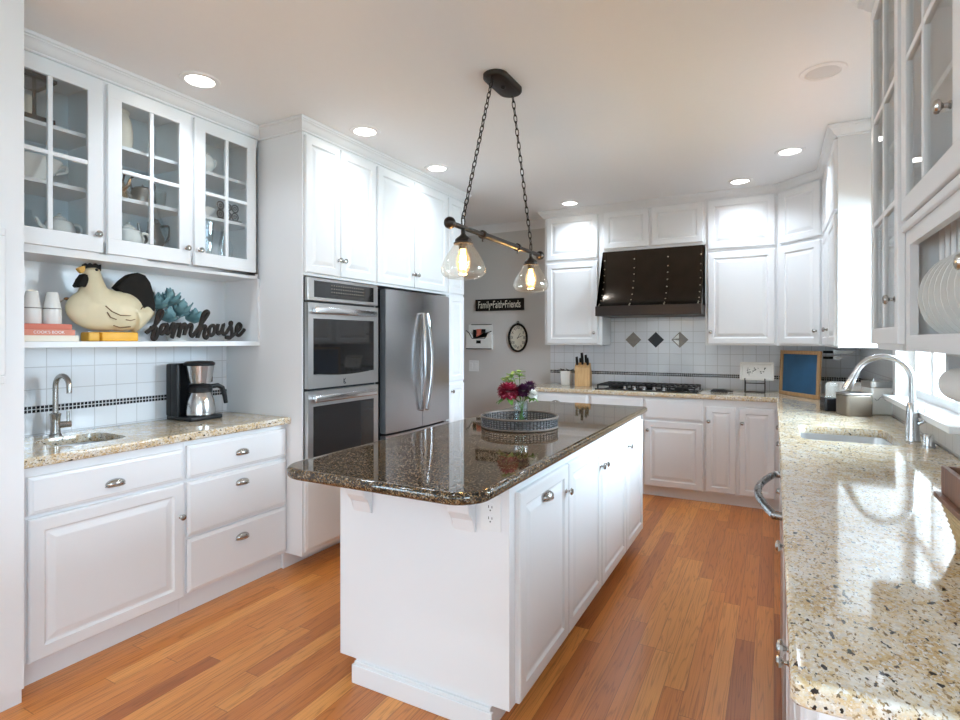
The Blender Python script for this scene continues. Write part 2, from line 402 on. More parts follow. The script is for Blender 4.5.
def rrect(x0, x1, y0, y1, r, seg=6):
    pts = []
    rs = r if isinstance(r, (list, tuple)) else [r] * 4
    for (cx, cy, a0, rr) in ((x0, y0, PI, rs[0]), (x1, y0, 1.5 * PI, rs[1]), (x1, y1, 0, rs[2]), (x0, y1, 0.5 * PI, rs[3])):
        if rr < 1e-5: pts.append((cx, cy)); continue
        ox = cx + (rr if cx == x0 else -rr); oy = cy + (rr if cy == y0 else -rr)
        for i in range(seg + 1):
            a = a0 + 0.5 * PI * i / seg; pts.append((ox + rr * math.cos(a), oy + rr * math.sin(a)))
    return pts
def slab(mb, poly, z0, z1, e=0.008, hole=None):
    """flat stone with eased edges and an optional cut-out"""
    b = bmesh.new()
    q = [(e - e * math.sin(R(a)), e - e * math.cos(R(a))) for a in (0, 22, 45, 68, 90)]
    prof = [(e + .0015, z1)] + [(i, z1 - d) for i, d in q] + [(i, z0 + d) for i, d in q[::-1]] + [(e + .0015, z0)]
    rings = [[b.verts.new((x, y, z)) for x, y in offset(poly, ins)] for ins, z in prof]
    n = len(poly)
    for a, c in zip(rings, rings[1:]):
        for i in range(n): b.faces.new([a[i], a[(i + 1) % n], c[(i + 1) % n], c[i]])
    hr = None
    if hole:
        hr = [[b.verts.new((x, y, z)) for x, y in offset(hole, -ins)] for ins, z in ((0.0045, z1), (0.003, z1), (0.0008, z1 - 0.0008), (0, z1 - 0.003), (0, z0))]
        k = len(hole)
        for a, c in zip(hr, hr[1:]):
            for i in range(k): b.faces.new([a[i], a[(i + 1) % k], c[(i + 1) % k], c[i]])
    for ring, h in ((rings[0], hr and hr[0]), (rings[-1], hr and hr[-1])):
        es = []
        for lp in (ring, h):
            if lp: es += [b.edges.get((lp[i], lp[(i + 1) % len(lp)])) for i in range(len(lp))]
        bmesh.ops.triangle_fill(b, use_beauty=True, edges=es)
    mb.merge(b); return mb
def sweep(mb, path, prof):
    """moulding: PROF (out, z) carried along PATH in plan; out is to the right of the walking direction"""
    n = len(path); rings = []
    for i, p in enumerate(path):
        p = Vector(p)
        a = (p - Vector(path[i - 1])).normalized() if i > 0 else None
        c = (Vector(path[i + 1]) - p).normalized() if i < n - 1 else None
        a = a or c; c = c or a
        na = Vector((a.y, -a.x)); nc = Vector((c.y, -c.x)); m = (na + nc) / max(0.2, 1 + na.dot(nc))
        rings.append([mb.bm.verts.new((p.x + m.x * o, p.y + m.y * o, z)) for o, z in prof])
    k = len(prof)
    for a, c in zip(rings, rings[1:]):
        for i in range(k): mb.f([a[i], a[(i + 1) % k], c[(i + 1) % k], c[i]])
    mb.f(rings[0]); mb.f(rings[-1][::-1])
    return mb
def text_mesh(name, body, size, mat, parent, M, depth=0.001, xscale=1.0):
    c = bpy.data.curves.new('lettering', 'FONT'); c.body = body; c.size = size; c.extrude = depth; c.align_x = 'CENTER'; c.align_y = 'CENTER'
    t = bpy.data.objects.new('lettering', c); COL.objects.link(t)
    me = bpy.data.meshes.new_from_object(t)
    bpy.data.objects.remove(t); bpy.data.curves.remove(c)
    me.transform(M @ Matrix.Diagonal((xscale, 1, 1, 1)))
    me.materials.clear(); me.materials.append(mat)
    o = bpy.data.objects.new(name, me); COL.objects.link(o); o.parent = parent
    return o

# ------------------------------------------------------------------ room shell
XL, XR, YB, ZC = -3.15, 0.65, 5.62, 2.70
struct(MB().box(-4.4, 2.8, -4.2, YB + 0.1, -0.08, 0).build('floor', FLOOR, smooth=0))
struct(MB().box(-4.4, 2.8, -4.2, YB + 0.1, ZC, ZC + 0.08).build('ceiling', CEILM, smooth=0))
struct(MB().box(-4.3, XR + 0.1, YB, YB + 0.1, 0, ZC).build('wall_back', GRAY, smooth=0))
w = MB()
w.box(XL - 0.1, XL, -4.1, -3.2, 0, ZC).box(XL - 0.1, XL, -1.2, 4.32, 0, ZC).box(XL - 0.1, XL, -3.2, -1.2, 0, .55).box(XL - 0.1, XL, -3.2, -1.2, 2.45, ZC).box(-4.3, XL, 4.32, 4.40, 0, ZC).box(-4.4, -4.3, 4.32, YB + 0.1, 0, ZC)
struct(w.build('wall_left', WALLW, smooth=0))
WY0, WY1, WZ0, WZ1 = 2.75, 4.02, 1.06, 2.20
w = MB()
w.box(XR, XR + 0.14, WY1, YB, 0, ZC).box(XR, XR + 0.14, 0.76, WY0, 0, ZC).box(XR, XR + 0.14, WY0, WY1, 0, WZ0 - .03).box(XR, XR + 0.14, WY0, WY1, WZ1, ZC)
w.box(XR + 0.14, 2.6, 0.76, 0.86, 0, ZC)
w.box(2.6, 2.7, -4.1, -2.7, 0, ZC).box(2.6, 2.7, -0.5, 0.86, 0, ZC).box(2.6, 2.7, -2.7, -0.5, 0, 0.55).box(2.6, 2.7, -2.7, -0.5, 2.45, ZC)
struct(w.build('wall_right', WALLW, smooth=0))
w = MB()
for a, b in ((-3.25, -3.05), (-1.35, 0.85), (2.55, 2.7)): w.box(a, b, -4.1, -4.0, 0, ZC)
for a, b in ((-3.05, -1.35), (0.85, 2.55)): w.box(a, b, -4.1, -4.0, 0, 0.55).box(a, b, -4.1, -4.0, 2.45, ZC)
struct(w.build('wall_front', WALLW, smooth=0))

def window(nm, M, w_, z0, z1, dep, mull, sill=True, trim=0.09):
    """local: x along the opening, -y into the room, y outward"""
    e = bpy.data.objects.new(nm, None); COL.objects.link(e); e.matrix_world = M; struct(e)
    c = MB()
    c.box(-trim, 0, -0.018, 0, z0, z1 + trim, .004).box(w_, w_ + trim, -0.018, 0, z0, z1 + trim, .004).box(0, w_, -0.018, 0, z1, z1 + trim, .004)
    struct(c.build('window_casing', WHITE, e))
    s_ = MB(); t = 0.045
    s_.box(0, t, dep - .04, dep, z0, z1).box(w_ - t, w_, dep - .04, dep, z0, z1).box(t, w_ - t, dep - .04, dep, z0, z0 + t).box(t, w_ - t, dep - .04, dep, z1 - t, z1)
    for m in mull: s_.box(m - .03, m + .03, dep - .04, dep, z0 + t, z1 - t)
    s_.box(t, w_ - t, dep - .035, dep - .005, (z0 + z1) / 2 - .02, (z0 + z1) / 2 + .02)
    struct(s_.build('window_sash', WHITE, e))
    struct(MB().box(t, w_ - t, dep - .022, dep - .018, z0 + t, z1 - t).build('window_pane', WGLASS, e, smooth=0))
    if sill: struct(MB().box(-trim, w_ + trim, -0.07, dep, z0 - .028, z0, .004).build('window_sill', WHITE, e))
    return e
window('window_1', Matrix.Translation((XR, WY1, 0)) @ Matrix.Rotation(R(-90), 4, 'Z'), WY1 - WY0, WZ0, WZ1, 0.11, [0.42, 0.85])
window('window_2', Matrix.Translation((-1.35, -4.0, 0)) @ Matrix.Rotation(R(180), 4, 'Z'), 1.7, 0.55, 2.45, 0.06, [0.85])
window('window_3', Matrix.Translation((2.55, -4.0, 0)) @ Matrix.Rotation(R(180), 4, 'Z'), 1.7, 0.55, 2.45, 0.06, [0.85])
window('window_4', Matrix.Translation((2.6, -0.5, 0)) @ Matrix.Rotation(R(-90), 4, 'Z'), 2.2, 0.55, 2.45, 0.06, [1.1])

window('fill_window', Matrix.Translation((XL, -3.2, 0)) @ Matrix.Rotation(R(90), 4, 'Z'), 2.0, 0.55, 2.45, 0.06, [1.0])  # unseen opening added behind the camera to let the left fill in

# back splash tiles, mosaic band, diamonds
CT = 0.925
t = MB().box(-2.135, XR - 0.009, YB - 0.008, YB - 0.0005, CT, 1.0345).box(-2.135, XR - 0.009, YB - 0.008, YB - 0.0005, 1.0695, 1.345).box(-1.475, -0.545, YB - 0.008, YB - 0.0005, 1.345, 1.70)
bsp = struct(t.build('trim_1', TILE_X, smooth=0))
struct(MB().box(-2.135, XR - 0.009, YB - 0.009, YB - 0.0005, 1.0345, 1.0695).build('mosaic_band', MOS_X, bsp, smooth=0))
for cx, m in ((-1.249, TAUPE), (-1.029, plain('black diamond tile', (0.008, 0.009, 0.014), 0.3, spec=0.25)), (-0.804, None)):
    h = 0.078; d = MB()
    fn = lambda x, z, y: Vector((x, y, z))
    if m: d.use(m).prism([(cx - h, 1.391), (cx, 1.391 - h), (cx + h, 1.391), (cx, 1.391 + h)], fn, YB - 0.012, YB - 0.008)
    else:
        d.use(TAUPE).prism([(cx - h, 1.391), (cx, 1.391 - h), (cx + h, 1.391), (cx, 1.391 + h)], fn, YB - 0.011, YB - 0.008)
        d.use(CERAM).prism([(cx - h * .8, 1.391), (cx - .008, 1.391 - h * .74), (cx - .008, 1.391 - .006)], fn, YB - 0.0125, YB - 0.0108)
        d.use(CERAM).prism([(cx - h * .8, 1.400), (cx - .008, 1.404), (cx - .008, 1.391 + h * .74)], fn, YB - 0.0125, YB - 0.0108)
    struct(d.build('diamond_tile', m, bsp, smooth=0))
t = MB().box(XL + 0.0005, XL + 0.008, 1.03, 2.378, CT, 1.0345).box(XL + 0.0005, XL + 0.008, 1.03, 2.378, 1.0695, 1.35)
bsl = struct(t.build('trim_2', TILE_Y, smooth=0))
struct(MB().box(XL + 0.0005, XL + 0.009, 1.03, 2.378, 1.0345, 1.0695).build('mosaic_band', MOS_Y, bsl, smooth=0))
t = MB().box(XR - 0.008, XR - 0.0005, 0.9, YB - 0.01, CT, 1.0345).box(XR - 0.008, XR - 0.0005, WY1 + .09, YB - 0.01, 1.0345, 1.36)
bsr = struct(t.build('trim_3', TILE_Y, smooth=0))
struct(MB().box(XR - 0.0095, XR - 0.0079, WY1 + .09, YB - 0.01, 1.0345, 1.0695).build('mosaic_band', MOS_Y, bsr, smooth=0))

# crown mouldings
CP = [(0, 2.628), (0.010, 2.628), (0.013, 2.633), (0.010, 2.638), (0.016, 2.642), (0.024, 2.650), (0.034, 2.664), (0.040, 2.674), (0.046, 2.677), (0.046, 2.682), (0.054, 2.686), (0.056, 2.6985), (0, 2.6985)]
UL, TL = -2.83, -2.47          # faces of the wall cabinets and the tall cabinets on the long wall
UB, UR = 5.30, 0.345           # faces of the back and sink wall cabinets
struct(sweep(MB(), [(UL, 1.02), (UL, 2.380), (TL, 2.380), (TL, 4.30), (XL + .01, 4.30)][::1], CP).build('trim_4', WHITE))
struct(sweep(MB(), [(-2.078, YB), (-2.078, UB), (0.03, UB), (UR, 4.965), (UR, 4.0), (XR, 4.0)], CP).build('trim_5', WHITE))
struct(sweep(MB(), [(-4.29, YB), (-2.112, YB)], [(0, 2.61), (0.008, 2.61), (0.012, 2.635), (0.05, 2.675), (0.065, 2.6985), (0, 2.6985)]).build('trim_6', WHITE))
struct(sweep(MB(), [(XR, 3.94), (XR, 2.72)], [(0, 2.61), (0.008, 2.61), (0.012, 2.635), (0.05, 2.675), (0.065, 2.6985), (0, 2.6985)]).build('trim_7', WHITE))
struct(sweep(MB(), [(XR, 2.55), (UR, 2.55), (UR, 0.87)], CP).build('trim_8', WHITE))
struct(sweep(MB(), [(-4.29, YB), (-2.19, YB)], [(0, 0), (0.014, 0), (0.014, 0.09), (0.006, 0.11), (0, 0.11)]).build('baseboard_back', WHITE))

# ------------------------------------------------------------------ cabinet hardware and fronts
def proto(mb, name, mat):
    o = mb.build(name, mat); COL.objects.unlink(o); return o
Mout = Matrix.Rotation(R(90), 4, 'X')     # local z -> -y
KNOB = proto(MB().lathe([(0, 0), (0.009, 0), (0.0095, 0.002), (0.0055, 0.006), (0.005, 0.013), (0.009, 0.017), (0.0145, 0.020), (0.0155, 0.0245), (0.013, 0.029), (0.006, 0.0315), (0, 0.032)], M=Mout, seg=18), 'knob', NICKEL)
def cup_mesh():
    m = MB().ell((0, 0, .004), (.042, .024, .021), 22, 10, z0=-.45)
    m.tube([(.041 * math.cos(PI + PI * k / 12), .001 + .0235 * math.sin(PI + PI * k / 12), -.0055) for k in range(13)], .0025, 6)
    bmesh.ops.bisect_plane(m.bm, geom=m.bm.verts[:] + m.bm.edges[:] + m.bm.faces[:], plane_co=(0, 0.0005, 0), plane_no=(0, 1, 0), clear_outer=True)
    return m
CUP = proto(cup_mesh(), 'cup_pull', NICKEL)
RAISED = [(0, 0), (0, .015), (.004, .0195), (.009, .0205), (.052, .0205), (.056, .0155), (.061, .012), (.068, .012), (.092, .0185), (.096, .0188)]
RAISED_S = [(0, 0), (0, .015), (.004, .0195), (.009, .0205), (.046, .0205), (.050, .0155), (.054, .012), (.059, .012), (.078, .0185), (.081, .0188)]
SLABF = [(0, 0), (0, .013), (.004, .016), (.012, .018), (.016, .0205), (.02, .0205)]
def front(th, y, x0, x1, z0, z1, kind='door', pull=None, mat=WHITE):
    if kind == 'glass': return glass_front(th, y, x0, x1, z0, z1, pull)
    m = MB()
    lp = SLABF if kind in ('drawer', 'false_front') else (RAISED if min(x1 - x0, z1 - z0) > 0.34 else RAISED_S)
    m.rects(x0, x1, z0, z1, lp, y)
    o = m.build(kind, mat, th, smooth=0)
    for p in (pull if isinstance(pull, list) else [pull] if pull else []):
        k, px, pz = p
        inst(KNOB if k == 'k' else CUP, o, (px, y - 0.0205, pz), name='knob' if k == 'k' else 'cup_pull')
    return o
def glass_front(th, y, x0, x1, z0, z1, pull, cols=(0.5,), rows=(0.5,), fr=0.065, bot=0.075):
    m = MB()
    b0, b1, c0, c1 = x0 + fr, x1 - fr, z0 + bot, z1 - fr
    m.box(x0, x1, y - .02, y, z0, c0, .003).box(x0, x1, y - .02, y, c1, z1, .003).box(x0, b0, y - .02, y, c0 - .003, c1 + .003, .003).box(b1, x1, y - .02, y, c0 - .003, c1 + .003, .003)
    o = m.build('glass_door', WHITE, th, smooth=0)
    g = MB()
    for c in cols: xc = b0 + (b1 - b0) * c; g.box(xc - .010, xc + .010, y - .019, y - .003, c0, c1, .003)
    for r in rows: zc = c0 + (c1 - c0) * r; g.box(b0, b1, y - .0185, y - .0035, zc - .010, zc + .010, .003)
    g.build('muntin', WHITE, o, smooth=0)
    MB().box(b0 - .004, b1 + .004, y - .0115, y - .0085, c0 - .004, c1 + .004).build('pane', GLASS, o, smooth=0)
    if pull: inst(KNOB, o, (pull[1], y - .02, pull[2]), name='knob')
    return o
def cabinet(name, label, loc, rz, w_, d, h, fronts, toe=0.0, toe_d=0.05, cat='cabinet', group=None, hollow=None, solid_top=True):
    """local x to the viewer's right, back at y = 0, face at y = -d, z from the cabinet's base"""
    th = thing(name, label, cat, loc, rz, group)
    b = MB()
    if hollow is None:
        b.box(0, w_, -d, 0, toe, h)
    else:
        t = 0.018; fz = 0.03
        b.box(0, t, -d, -t, 0, h).box(w_ - t, w_, -d, -t, 0, h).box(t, w_ - t, -d, -t, h - t, h).box(t, w_ - t, -d, -t, 0, hollow.get('floor', t))
        b.box(t, w_ - t, -d, -d + .02, h - hollow.get('top', .05), h - t).box(t, w_ - t, -d, -d + .02, t, hollow.get('bot', .035))
        for xc in hollow.get('stiles', []): b.box(xc - .018, xc + .018, -d, -d + .02, .03, h - .05)
    b.build('body', WHITE, th, smooth=0)
    if hollow is not None:
        MB().box(0, w_, -.018, 0, 0, h).build('back_panel', INNER, th, smooth=0)
        for z in hollow.get('shelves', []): MB().box(.018, w_ - .018, -d + .03, -.018, z - .018, z).build('shelf', WHITE, th, smooth=0)
        for xc in hollow.get('dividers', []): MB().box(xc - .009, xc + .009, -d + .02, -.018, .018, h - .018).build('divider', INNER, th, smooth=0)
    if toe: MB().box(0.0, w_, -d + toe_d, 0, 0, toe).build('toe_kick', WHITE, th, smooth=0)
    for f_ in fronts: front(th, -d, *f_[:4], **(f_[4] if len(f_) > 4 else {}))
    return th
LEFT = R(90); RIGHT = R(-90)
K = lambda x, z: ('k', x, z)
C = lambda x, z: ('c', x, z)

# --- long wall on the camera's left
U0 = 1.0
cabinet('wall_cabinet', 'long white wall cabinet with three glass paned doors above the hen shelf', (XL + .002, U0, 1.765), LEFT, 2.3605 - U0, UL - XL - .002, 2.63 - 1.765,
        [(0.03, 1.459 - U0, .035, .85, dict(kind='glass', pull=K(1.432 - U0, .12))),
         (1.481 - U0, 1.905 - U0, .035, .85, dict(kind='glass', pull=K(1.878 - U0, .12))),
         (1.929 - U0, 2.336 - U0, .035, .85, dict(kind='glass', pull=K(1.955 - U0, .12)))],
        hollow=dict(floor=.088, shelves=[.335, .59], stiles=[.015, 1.47 - U0, 1.917 - U0, 2.343 - U0], dividers=[1.47 - U0, 1.917 - U0]))
sh = MB().box(XL + .002, UL, 1.02, 2.379, 1.352, 1.38, .002)
sh = sh.build('wall_shelf', WHITE, smooth=0)
tag(sh, 'long open white shelf holding the painted hen, below the glass cabinet', 'shelf')
MB().use(WHITE).box(XL + .002, UL, 2.3615, 2.379, 1.38, 1.765).box(XL + .002, XL + .012, 1.02, 2.3615, 1.38, 1.765).build('niche_panel', WHITE, sh, smooth=0)
BF = -2.61
bl = cabinet('base_cabinet', 'white base cabinet under the bar sink, one wide false drawer over one door', (XL + .002, 1.03, 0), LEFT, 1.728 - 1.03, BF - XL - .002, .76,
        [(1.073 - 1.03, 1.719 - 1.03, .69, .842, dict(kind='false_front', pull=C(.365, .745))),
         (1.073 - 1.03, 1.722 - 1.03, .105, .674, dict(pull=K(1.700 - 1.03, .512)))], toe=.10, toe_d=.035)
cabinet('drawer_cabinet', 'white base cabinet of three stacked drawers beneath the coffee maker', (XL + .002, 1.729, 0), LEFT, 2.379 - 1.729, BF - XL - .002, .884,
        [(.011, .644, .688, .856, dict(kind='drawer', pull=C(.33, .765))),
         (.011, .644, .400, .672, dict(kind='drawer', pull=C(.33, .600))),
         (.011, .644, .115, .385, dict(kind='drawer', pull=C(.33, .300)))], toe=.10, toe_d=.035)
MB().box(0, 1.728 - 1.03, XL + .002 - BF, -.47, .76, .884).build('sink_rail', WHITE, bl, smooth=0)
# tall pantry at the near end, cut by the picture's edge
pn = cabinet('pantry_cabinet', 'tall white pantry panel at the near end of the bar counter', (XL + .002, -0.2, 0), LEFT, 1.03 + .2 - .002, -2.52 - XL, 2.69, [], toe=.06, toe_d=.02)
pa = thing('framed_picture', 'sliver of a white framed picture on the near pantry panel', 'picture', (-2.518, 0.68, 1.225), LEFT)
pf = MB()
pf.box(0, .285, -.018, -.001, 0, .03, .004).box(0, .285, -.018, -.001, .545, .575, .004).box(0, .03, -.018, -.001, .03, .545, .004).box(.255, .285, -.018, -.001, .03, .545, .004)
pf.build('frame', WHITE, pa, smooth=0)
MB().use(PICB).box(.03, .255, -.008, -.001, .365, .545).use(PICT).box(.03, .255, -.008, -.001, .03, .365).build('print', PICB, pa, smooth=0)

# bar counter with its sink
lc = thing('bar_countertop', 'short beige granite countertop with a small undermount bar sink', 'countertop', (-2.9, 1.7, .885))
slab(MB(), [(XL + .01, 1.032), (-2.56, 1.032), (-2.56, 2.378), (XL + .01, 2.378)], .885, CT, .009, rrect(-3.0, -2.70, 1.235, 1.535, .085)).build('stone', GRAN, lc, world=True)
bk = MB()
def basin(mb, x0, x1, y0, y1, r, ztop, zbot):
    rings = []
    for ins, z in ((-.012, ztop), (0, ztop), (.004, zbot + .03), (.012, zbot + .01), (.03, zbot)):
        rings.append([mb.bm.verts.new((x, y, z)) for x, y in offset(rrect(x0, x1, y0, y1, r), ins)])
    for a, c in zip(rings, rings[1:]):
        for i in range(len(a)): mb.f([a[i], a[(i + 1) % len(a)], c[(i + 1) % len(a)], c[i]])
    mb.f(rings[-1])
    return mb
basin(bk, -2.995, -2.705, 1.24, 1.53, .08, .8845, .78).build('sink_bowl', SINKM, lc, world=True)

# --- tall cabinets round the ovens and the fridge
T0 = 2.380
ov = thing('oven_cabinet', 'tall white cabinet housing the double oven, two doors above and one panel below', 'cabinet', (XL + .002, T0, 0), LEFT)
TD = TL - XL - .002
b = MB()
b.box(0, .010, -TD, 0, .10, 2.63).box(.012, 3.058 - T0, -TD, 0, 1.775, 2.63).box(.012, 3.058 - T0, -TD, 0, .10, .56).box(.672, 3.058 - T0, -TD, 0, .56, 1.775)  .box(.012, .672, -.3, 0, .56, 1.775)
b.build('body', WHITE, ov, smooth=0)
MB().box(0, 3.058 - T0, -TD + .155, 0, 0, .10).build('toe_kick', WHITE, ov, smooth=0)
front(ov, -TD, .012, 2.688 - T0, 1.792, 2.61, pull=K(2.668 - T0, 1.895))
front(ov, -TD, 2.694 - T0, 3.045 - T0, 1.792, 2.61, pull=K(2.714 - T0, 1.895))
front(ov, -TD, .012, 3.045 - T0, .125, .545, kind='drawer')
fc = thing('fridge_cabinet', 'white two door cabinet bridging over the stainless refrigerator', 'cabinet', (XL + .002, 3.0585, 1.775), LEFT)
MB().box(0, 4.008 - 3.0585, -TD, 0, 0, 2.63 - 1.775).build('body', WHITE, fc, smooth=0)
front(fc, -TD, .012, 3.509 - 3.0585, .017, .835, pull=K(3.486 - 3.0585, .115))
front(fc, -TD, 3.516 - 3.0585, .945, .017, .835, pull=K(3.539 - 3.0585, .115))
cabinet('pantry_cabinet', 'narrow tall white pantry cabinet between the refrigerator and the gray wall', (XL + .002, 4.0085, 0), LEFT, 4.297 - 4.0085, TD, 2.63,
        [(.016, .274, 1.792, 2.61), (.016, .274, 1.03, 1.775), (.016, .274, .125, 1.01, dict(pull=K(.05, .945)))], toe=.10, toe_d=.155)

# --- double oven
W_ = .654; OD = .60
dv = thing('double_oven', 'built-in stainless steel double wall oven with black glass doors', 'oven', (TL - .30, 2.3945, .562), LEFT)
f0 = -.30      # plane of the cabinet face in local y
MB().box(.0, W_, f0 - .004, -.002, 0, 1.205).build('housing', BLACKP, dv, smooth=0)
MB().box(.0, W_, f0 - .032, f0 - .004, 1.062, 1.203, .004).build('control_panel', STEEL, dv, smooth=0)
cp = MB().box(.050, W_ - .048, f0 - .0335, f0 - .031, 1.085, 1.185, .001).build('control_glass', BLACKG, dv, smooth=0)
MB().box(.19, W_ - .15, f0 - .0342, f0 - .0334, 1.105, 1.170).build('keypad', tile_mat('oven keypad', 0, .021, (.30, .27, .22), (.012, .011, .011), .0078, .1), cp, smooth=0)
def oven_door(z0, z1, wz0, wz1, logo):
    d = MB()
    x0, x1 = .0, W_; a0, a1 = .042, W_ - .050
    y0, y1 = f0 - .034, f0 - .005
    d.box(x0, a0, y0, y1, z0, z1).box(a1, x1, y0, y1, z0, z1).box(a0, a1, y0, y1, wz1, z1).box(a0, a1, y0, y1, z0, wz0)
    o = d.build('oven_door', STEEL, dv, smooth=0)
    n = 8
    g = MB()
    low = [(a0 + (a1 - a0) * i / n, wz0 + .006 - .016 * math.sin(PI * i / n)) for i in range(n + 1)]
    g.prism(low + [(a1, wz1), (a0, wz1)], lambda x, z, y: Vector((x, y, z)), y0 - .0015, y0 + .006)
    g.build('oven_window', BLACKG, o, smooth=0)
    h = MB()
    zc = z1 - .045
    h.box(.03, W_ - .05, y0 - .036, y0 - .022, zc - .021, zc + .021, .006, 3)
    h.box(.035, .065, y0 - .026, y0, zc - .014, zc + .014, .003).box(W_ - .085, W_ - .055, y0 - .026, y0, zc - .014, zc + .014, .003)
    h.build('handle', CHROME, o, smooth=40)
    if logo:
        l = MB(); cx = W_ * .5 - .02; zb = wz0 - .065
        for (xa, za, xb, zb_) in ((0, 0, .0, .03), (0, .015, .016, .03), (0, .015, .018, 0), (0, -.002, .018, -.002)):
            l.tube([(cx + xa, y0 - .0005, zb + za), (cx + xb, y0 - .0005, zb + zb_)], .0022, 6)
        l.build('emblem', BLACKP, o)
    return o
oven_door(.533, 1.050, .615, .955, True)
oven_door(.012, .517, .095, .425, False)

# --- refrigerator
fr = thing('refrigerator', 'stainless steel french door refrigerator with two bowed bar handles', 'refrigerator', (-2.78, 3.118, 0), LEFT)
FW = .865
MB().box(.0, FW, -.30, .34, .02, 1.755).build('case', BLACKP, fr, smooth=0)
def fridge_door(name, x0, x1, z0, z1, bulge=.02):
    m = MB(); n = 8
    pts = [(x0, -.305)] + [(x0 + (x1 - x0) * i / n, -.355 - bulge * math.sin(PI * (x0 + (x1 - x0) * i / n) / FW)) for i in range(n + 1)] + [(x1, -.305)]
    m.prism(pts, lambda x, y, z: Vector((x, y, z)), z0, z1, .004)
    return m.build(name, STEELV, fr, smooth=50)
FM = FW * .5
for nm, x0, x1 in (('door', .002, FM - .002), ('door', FM + .002, FW - .002)):
    d = fridge_door(nm, x0, x1, .72, 1.75)
    sx = -1 if x1 < FW * .7 else 1
    xb = FM + (.035 if sx > 0 else -.014)
    h = MB()
    pts = [(xb + sx * .004, -.372, .85)] + [(xb + sx * (.004 + .022 * math.sin(PI * i / 14)), -.40 - .030 * math.sin(PI * i / 14), .85 + .74 * i / 14) for i in range(15)] + [(xb + sx * .004, -.372, 1.59)]
    h.tube(pts, .0115, 10)
    h.build('handle', CHROME, d)
d = fridge_door('freezer_drawer', .002, FW - .002, .06, .705)
h = MB().tube([(.10, -.36, .62)] + [(.10 + (FW - .2) * i / 12, -.41 - .02 * math.sin(PI * i / 12), .62) for i in range(13)] + [(FW - .10, -.36, .62)], .012, 10).build('handle', CHROME, d)

# --- back wall: wall cabinets
UD = YB - .009 - UB
def wallcab(label, x0, x1, rows, name='wall_cabinet'):
    return cabinet(name, label, (x0, YB - .009, 1.34), 0, x1 - x0, UD, 2.63 - 1.34, [(a - x0, b - x0, c - 1.34, d - 1.34, dict(pull=(K(k[0] - x0, k[1] - 1.34) if k else None))) for a, b, c, d, k in rows])
wallcab('white wall cabinet between the gray wall and the bronze hood', -2.078, -1.478,
        [(-2.052, -1.52, 2.195, 2.625, None), (-2.052, -1.52, 1.352, 2.165, (-1.553, 1.46))])
hc = cabinet('hood_cabinet', 'white two door cabinet directly above the bronze range hood', (-1.4775, YB - .009, 2.245), 0, .9345, UD, 2.63 - 2.245,
        [(-1.482 + 1.4775 + .02, -1.034 + 1.4775, .024, .38), (-1.012 + 1.4775, -.560 + 1.4775, .024, .38)])
wallcab('white wall cabinet between the bronze hood and the diagonal corner cabinet', -.5425, .0295,
        [(-.522, .008, 2.195, 2.625, None), (-.522, .008, 1.352, 2.165, (-.495, 1.46))])
dc = thing('corner_cabinet', 'white diagonal corner wall cabinet above the chalkboard', 'cabinet', (.03, UB, 1.34), math.atan2(4.965 - UB, UR - .03))
DLn = math.hypot(UR - .03, 4.965 - UB)
MB().prism([(.03, UB), (UR, 4.966), (XR - .01, 4.966), (XR - .01, YB - .01), (.03, YB - .01)], lambda x, y, z: Vector((x, y, z)), 1.34, 2.63).build('body', WHITE, dc, world=True, smooth=0)
front(dc, 0, .038, DLn - .030, 2.195 - 1.34, 2.625 - 1.34)
front(dc, 0, .038, DLn - .030, 1.352 - 1.34, 2.165 - 1.34, pull=K(DLn - .06, .12))
SD = XR - .010 - UR
rc = cabinet('wall_cabinet', 'white wall cabinet on the window wall between the corner cabinet and the sink window', (XR - .010, 4.9645, 1.34), RIGHT, 4.9645 - 4.0, SD, 2.63 - 1.34,
        [(.02, .476, .855, 1.285), (.484, .945, .855, 1.285), (.02, .476, .012, .825, dict(pull=K(.445, .12))), (.484, .945, .012, .825, dict(pull=K(.515, .12)))])

# --- back wall: base cabinets
BBF = 5.045
BD = YB - .009 - BBF
cabinet('drawer_cabinet', 'white base cabinet of drawers under the knife block', (-2.165, YB - .009, 0), 0, .63, BD, .884,
        [(.012, .615, .72, .868, dict(kind='drawer', pull=C(.31, .785))), (.012, .615, .42, .70, dict(kind='drawer', pull=C(.31, .56))), (.012, .615, .115, .40, dict(kind='drawer', pull=C(.31, .26)))], toe=.10, toe_d=.03)
cabinet('cooktop_cabinet', 'white base cabinet under the black cooktop', (-1.5345, YB - .009, 0), 0, 1.012, BD, .884,
        [(.015, .495, .69, .868, dict(kind='false_front')), (.512, .998, .69, .868, dict(kind='false_front')),
         (.015, .495, .095, .672, dict(pull=K(.46, .59))), (.512, .998, .095, .672, dict(pull=K(.545, .59)))], toe=.085, toe_d=.03)
cabinet('base_cabinet', 'white base cabinet with two narrow doors beside the inside counter corner', (-.522, YB - .009, 0), 0, .57, BD, .884,
        [(.010, .243, .10, .825, dict(pull=K(.035, .70))), (.266, .530, .10, .825, dict(pull=K(.292, .70)))], toe=.085, toe_d=.03)

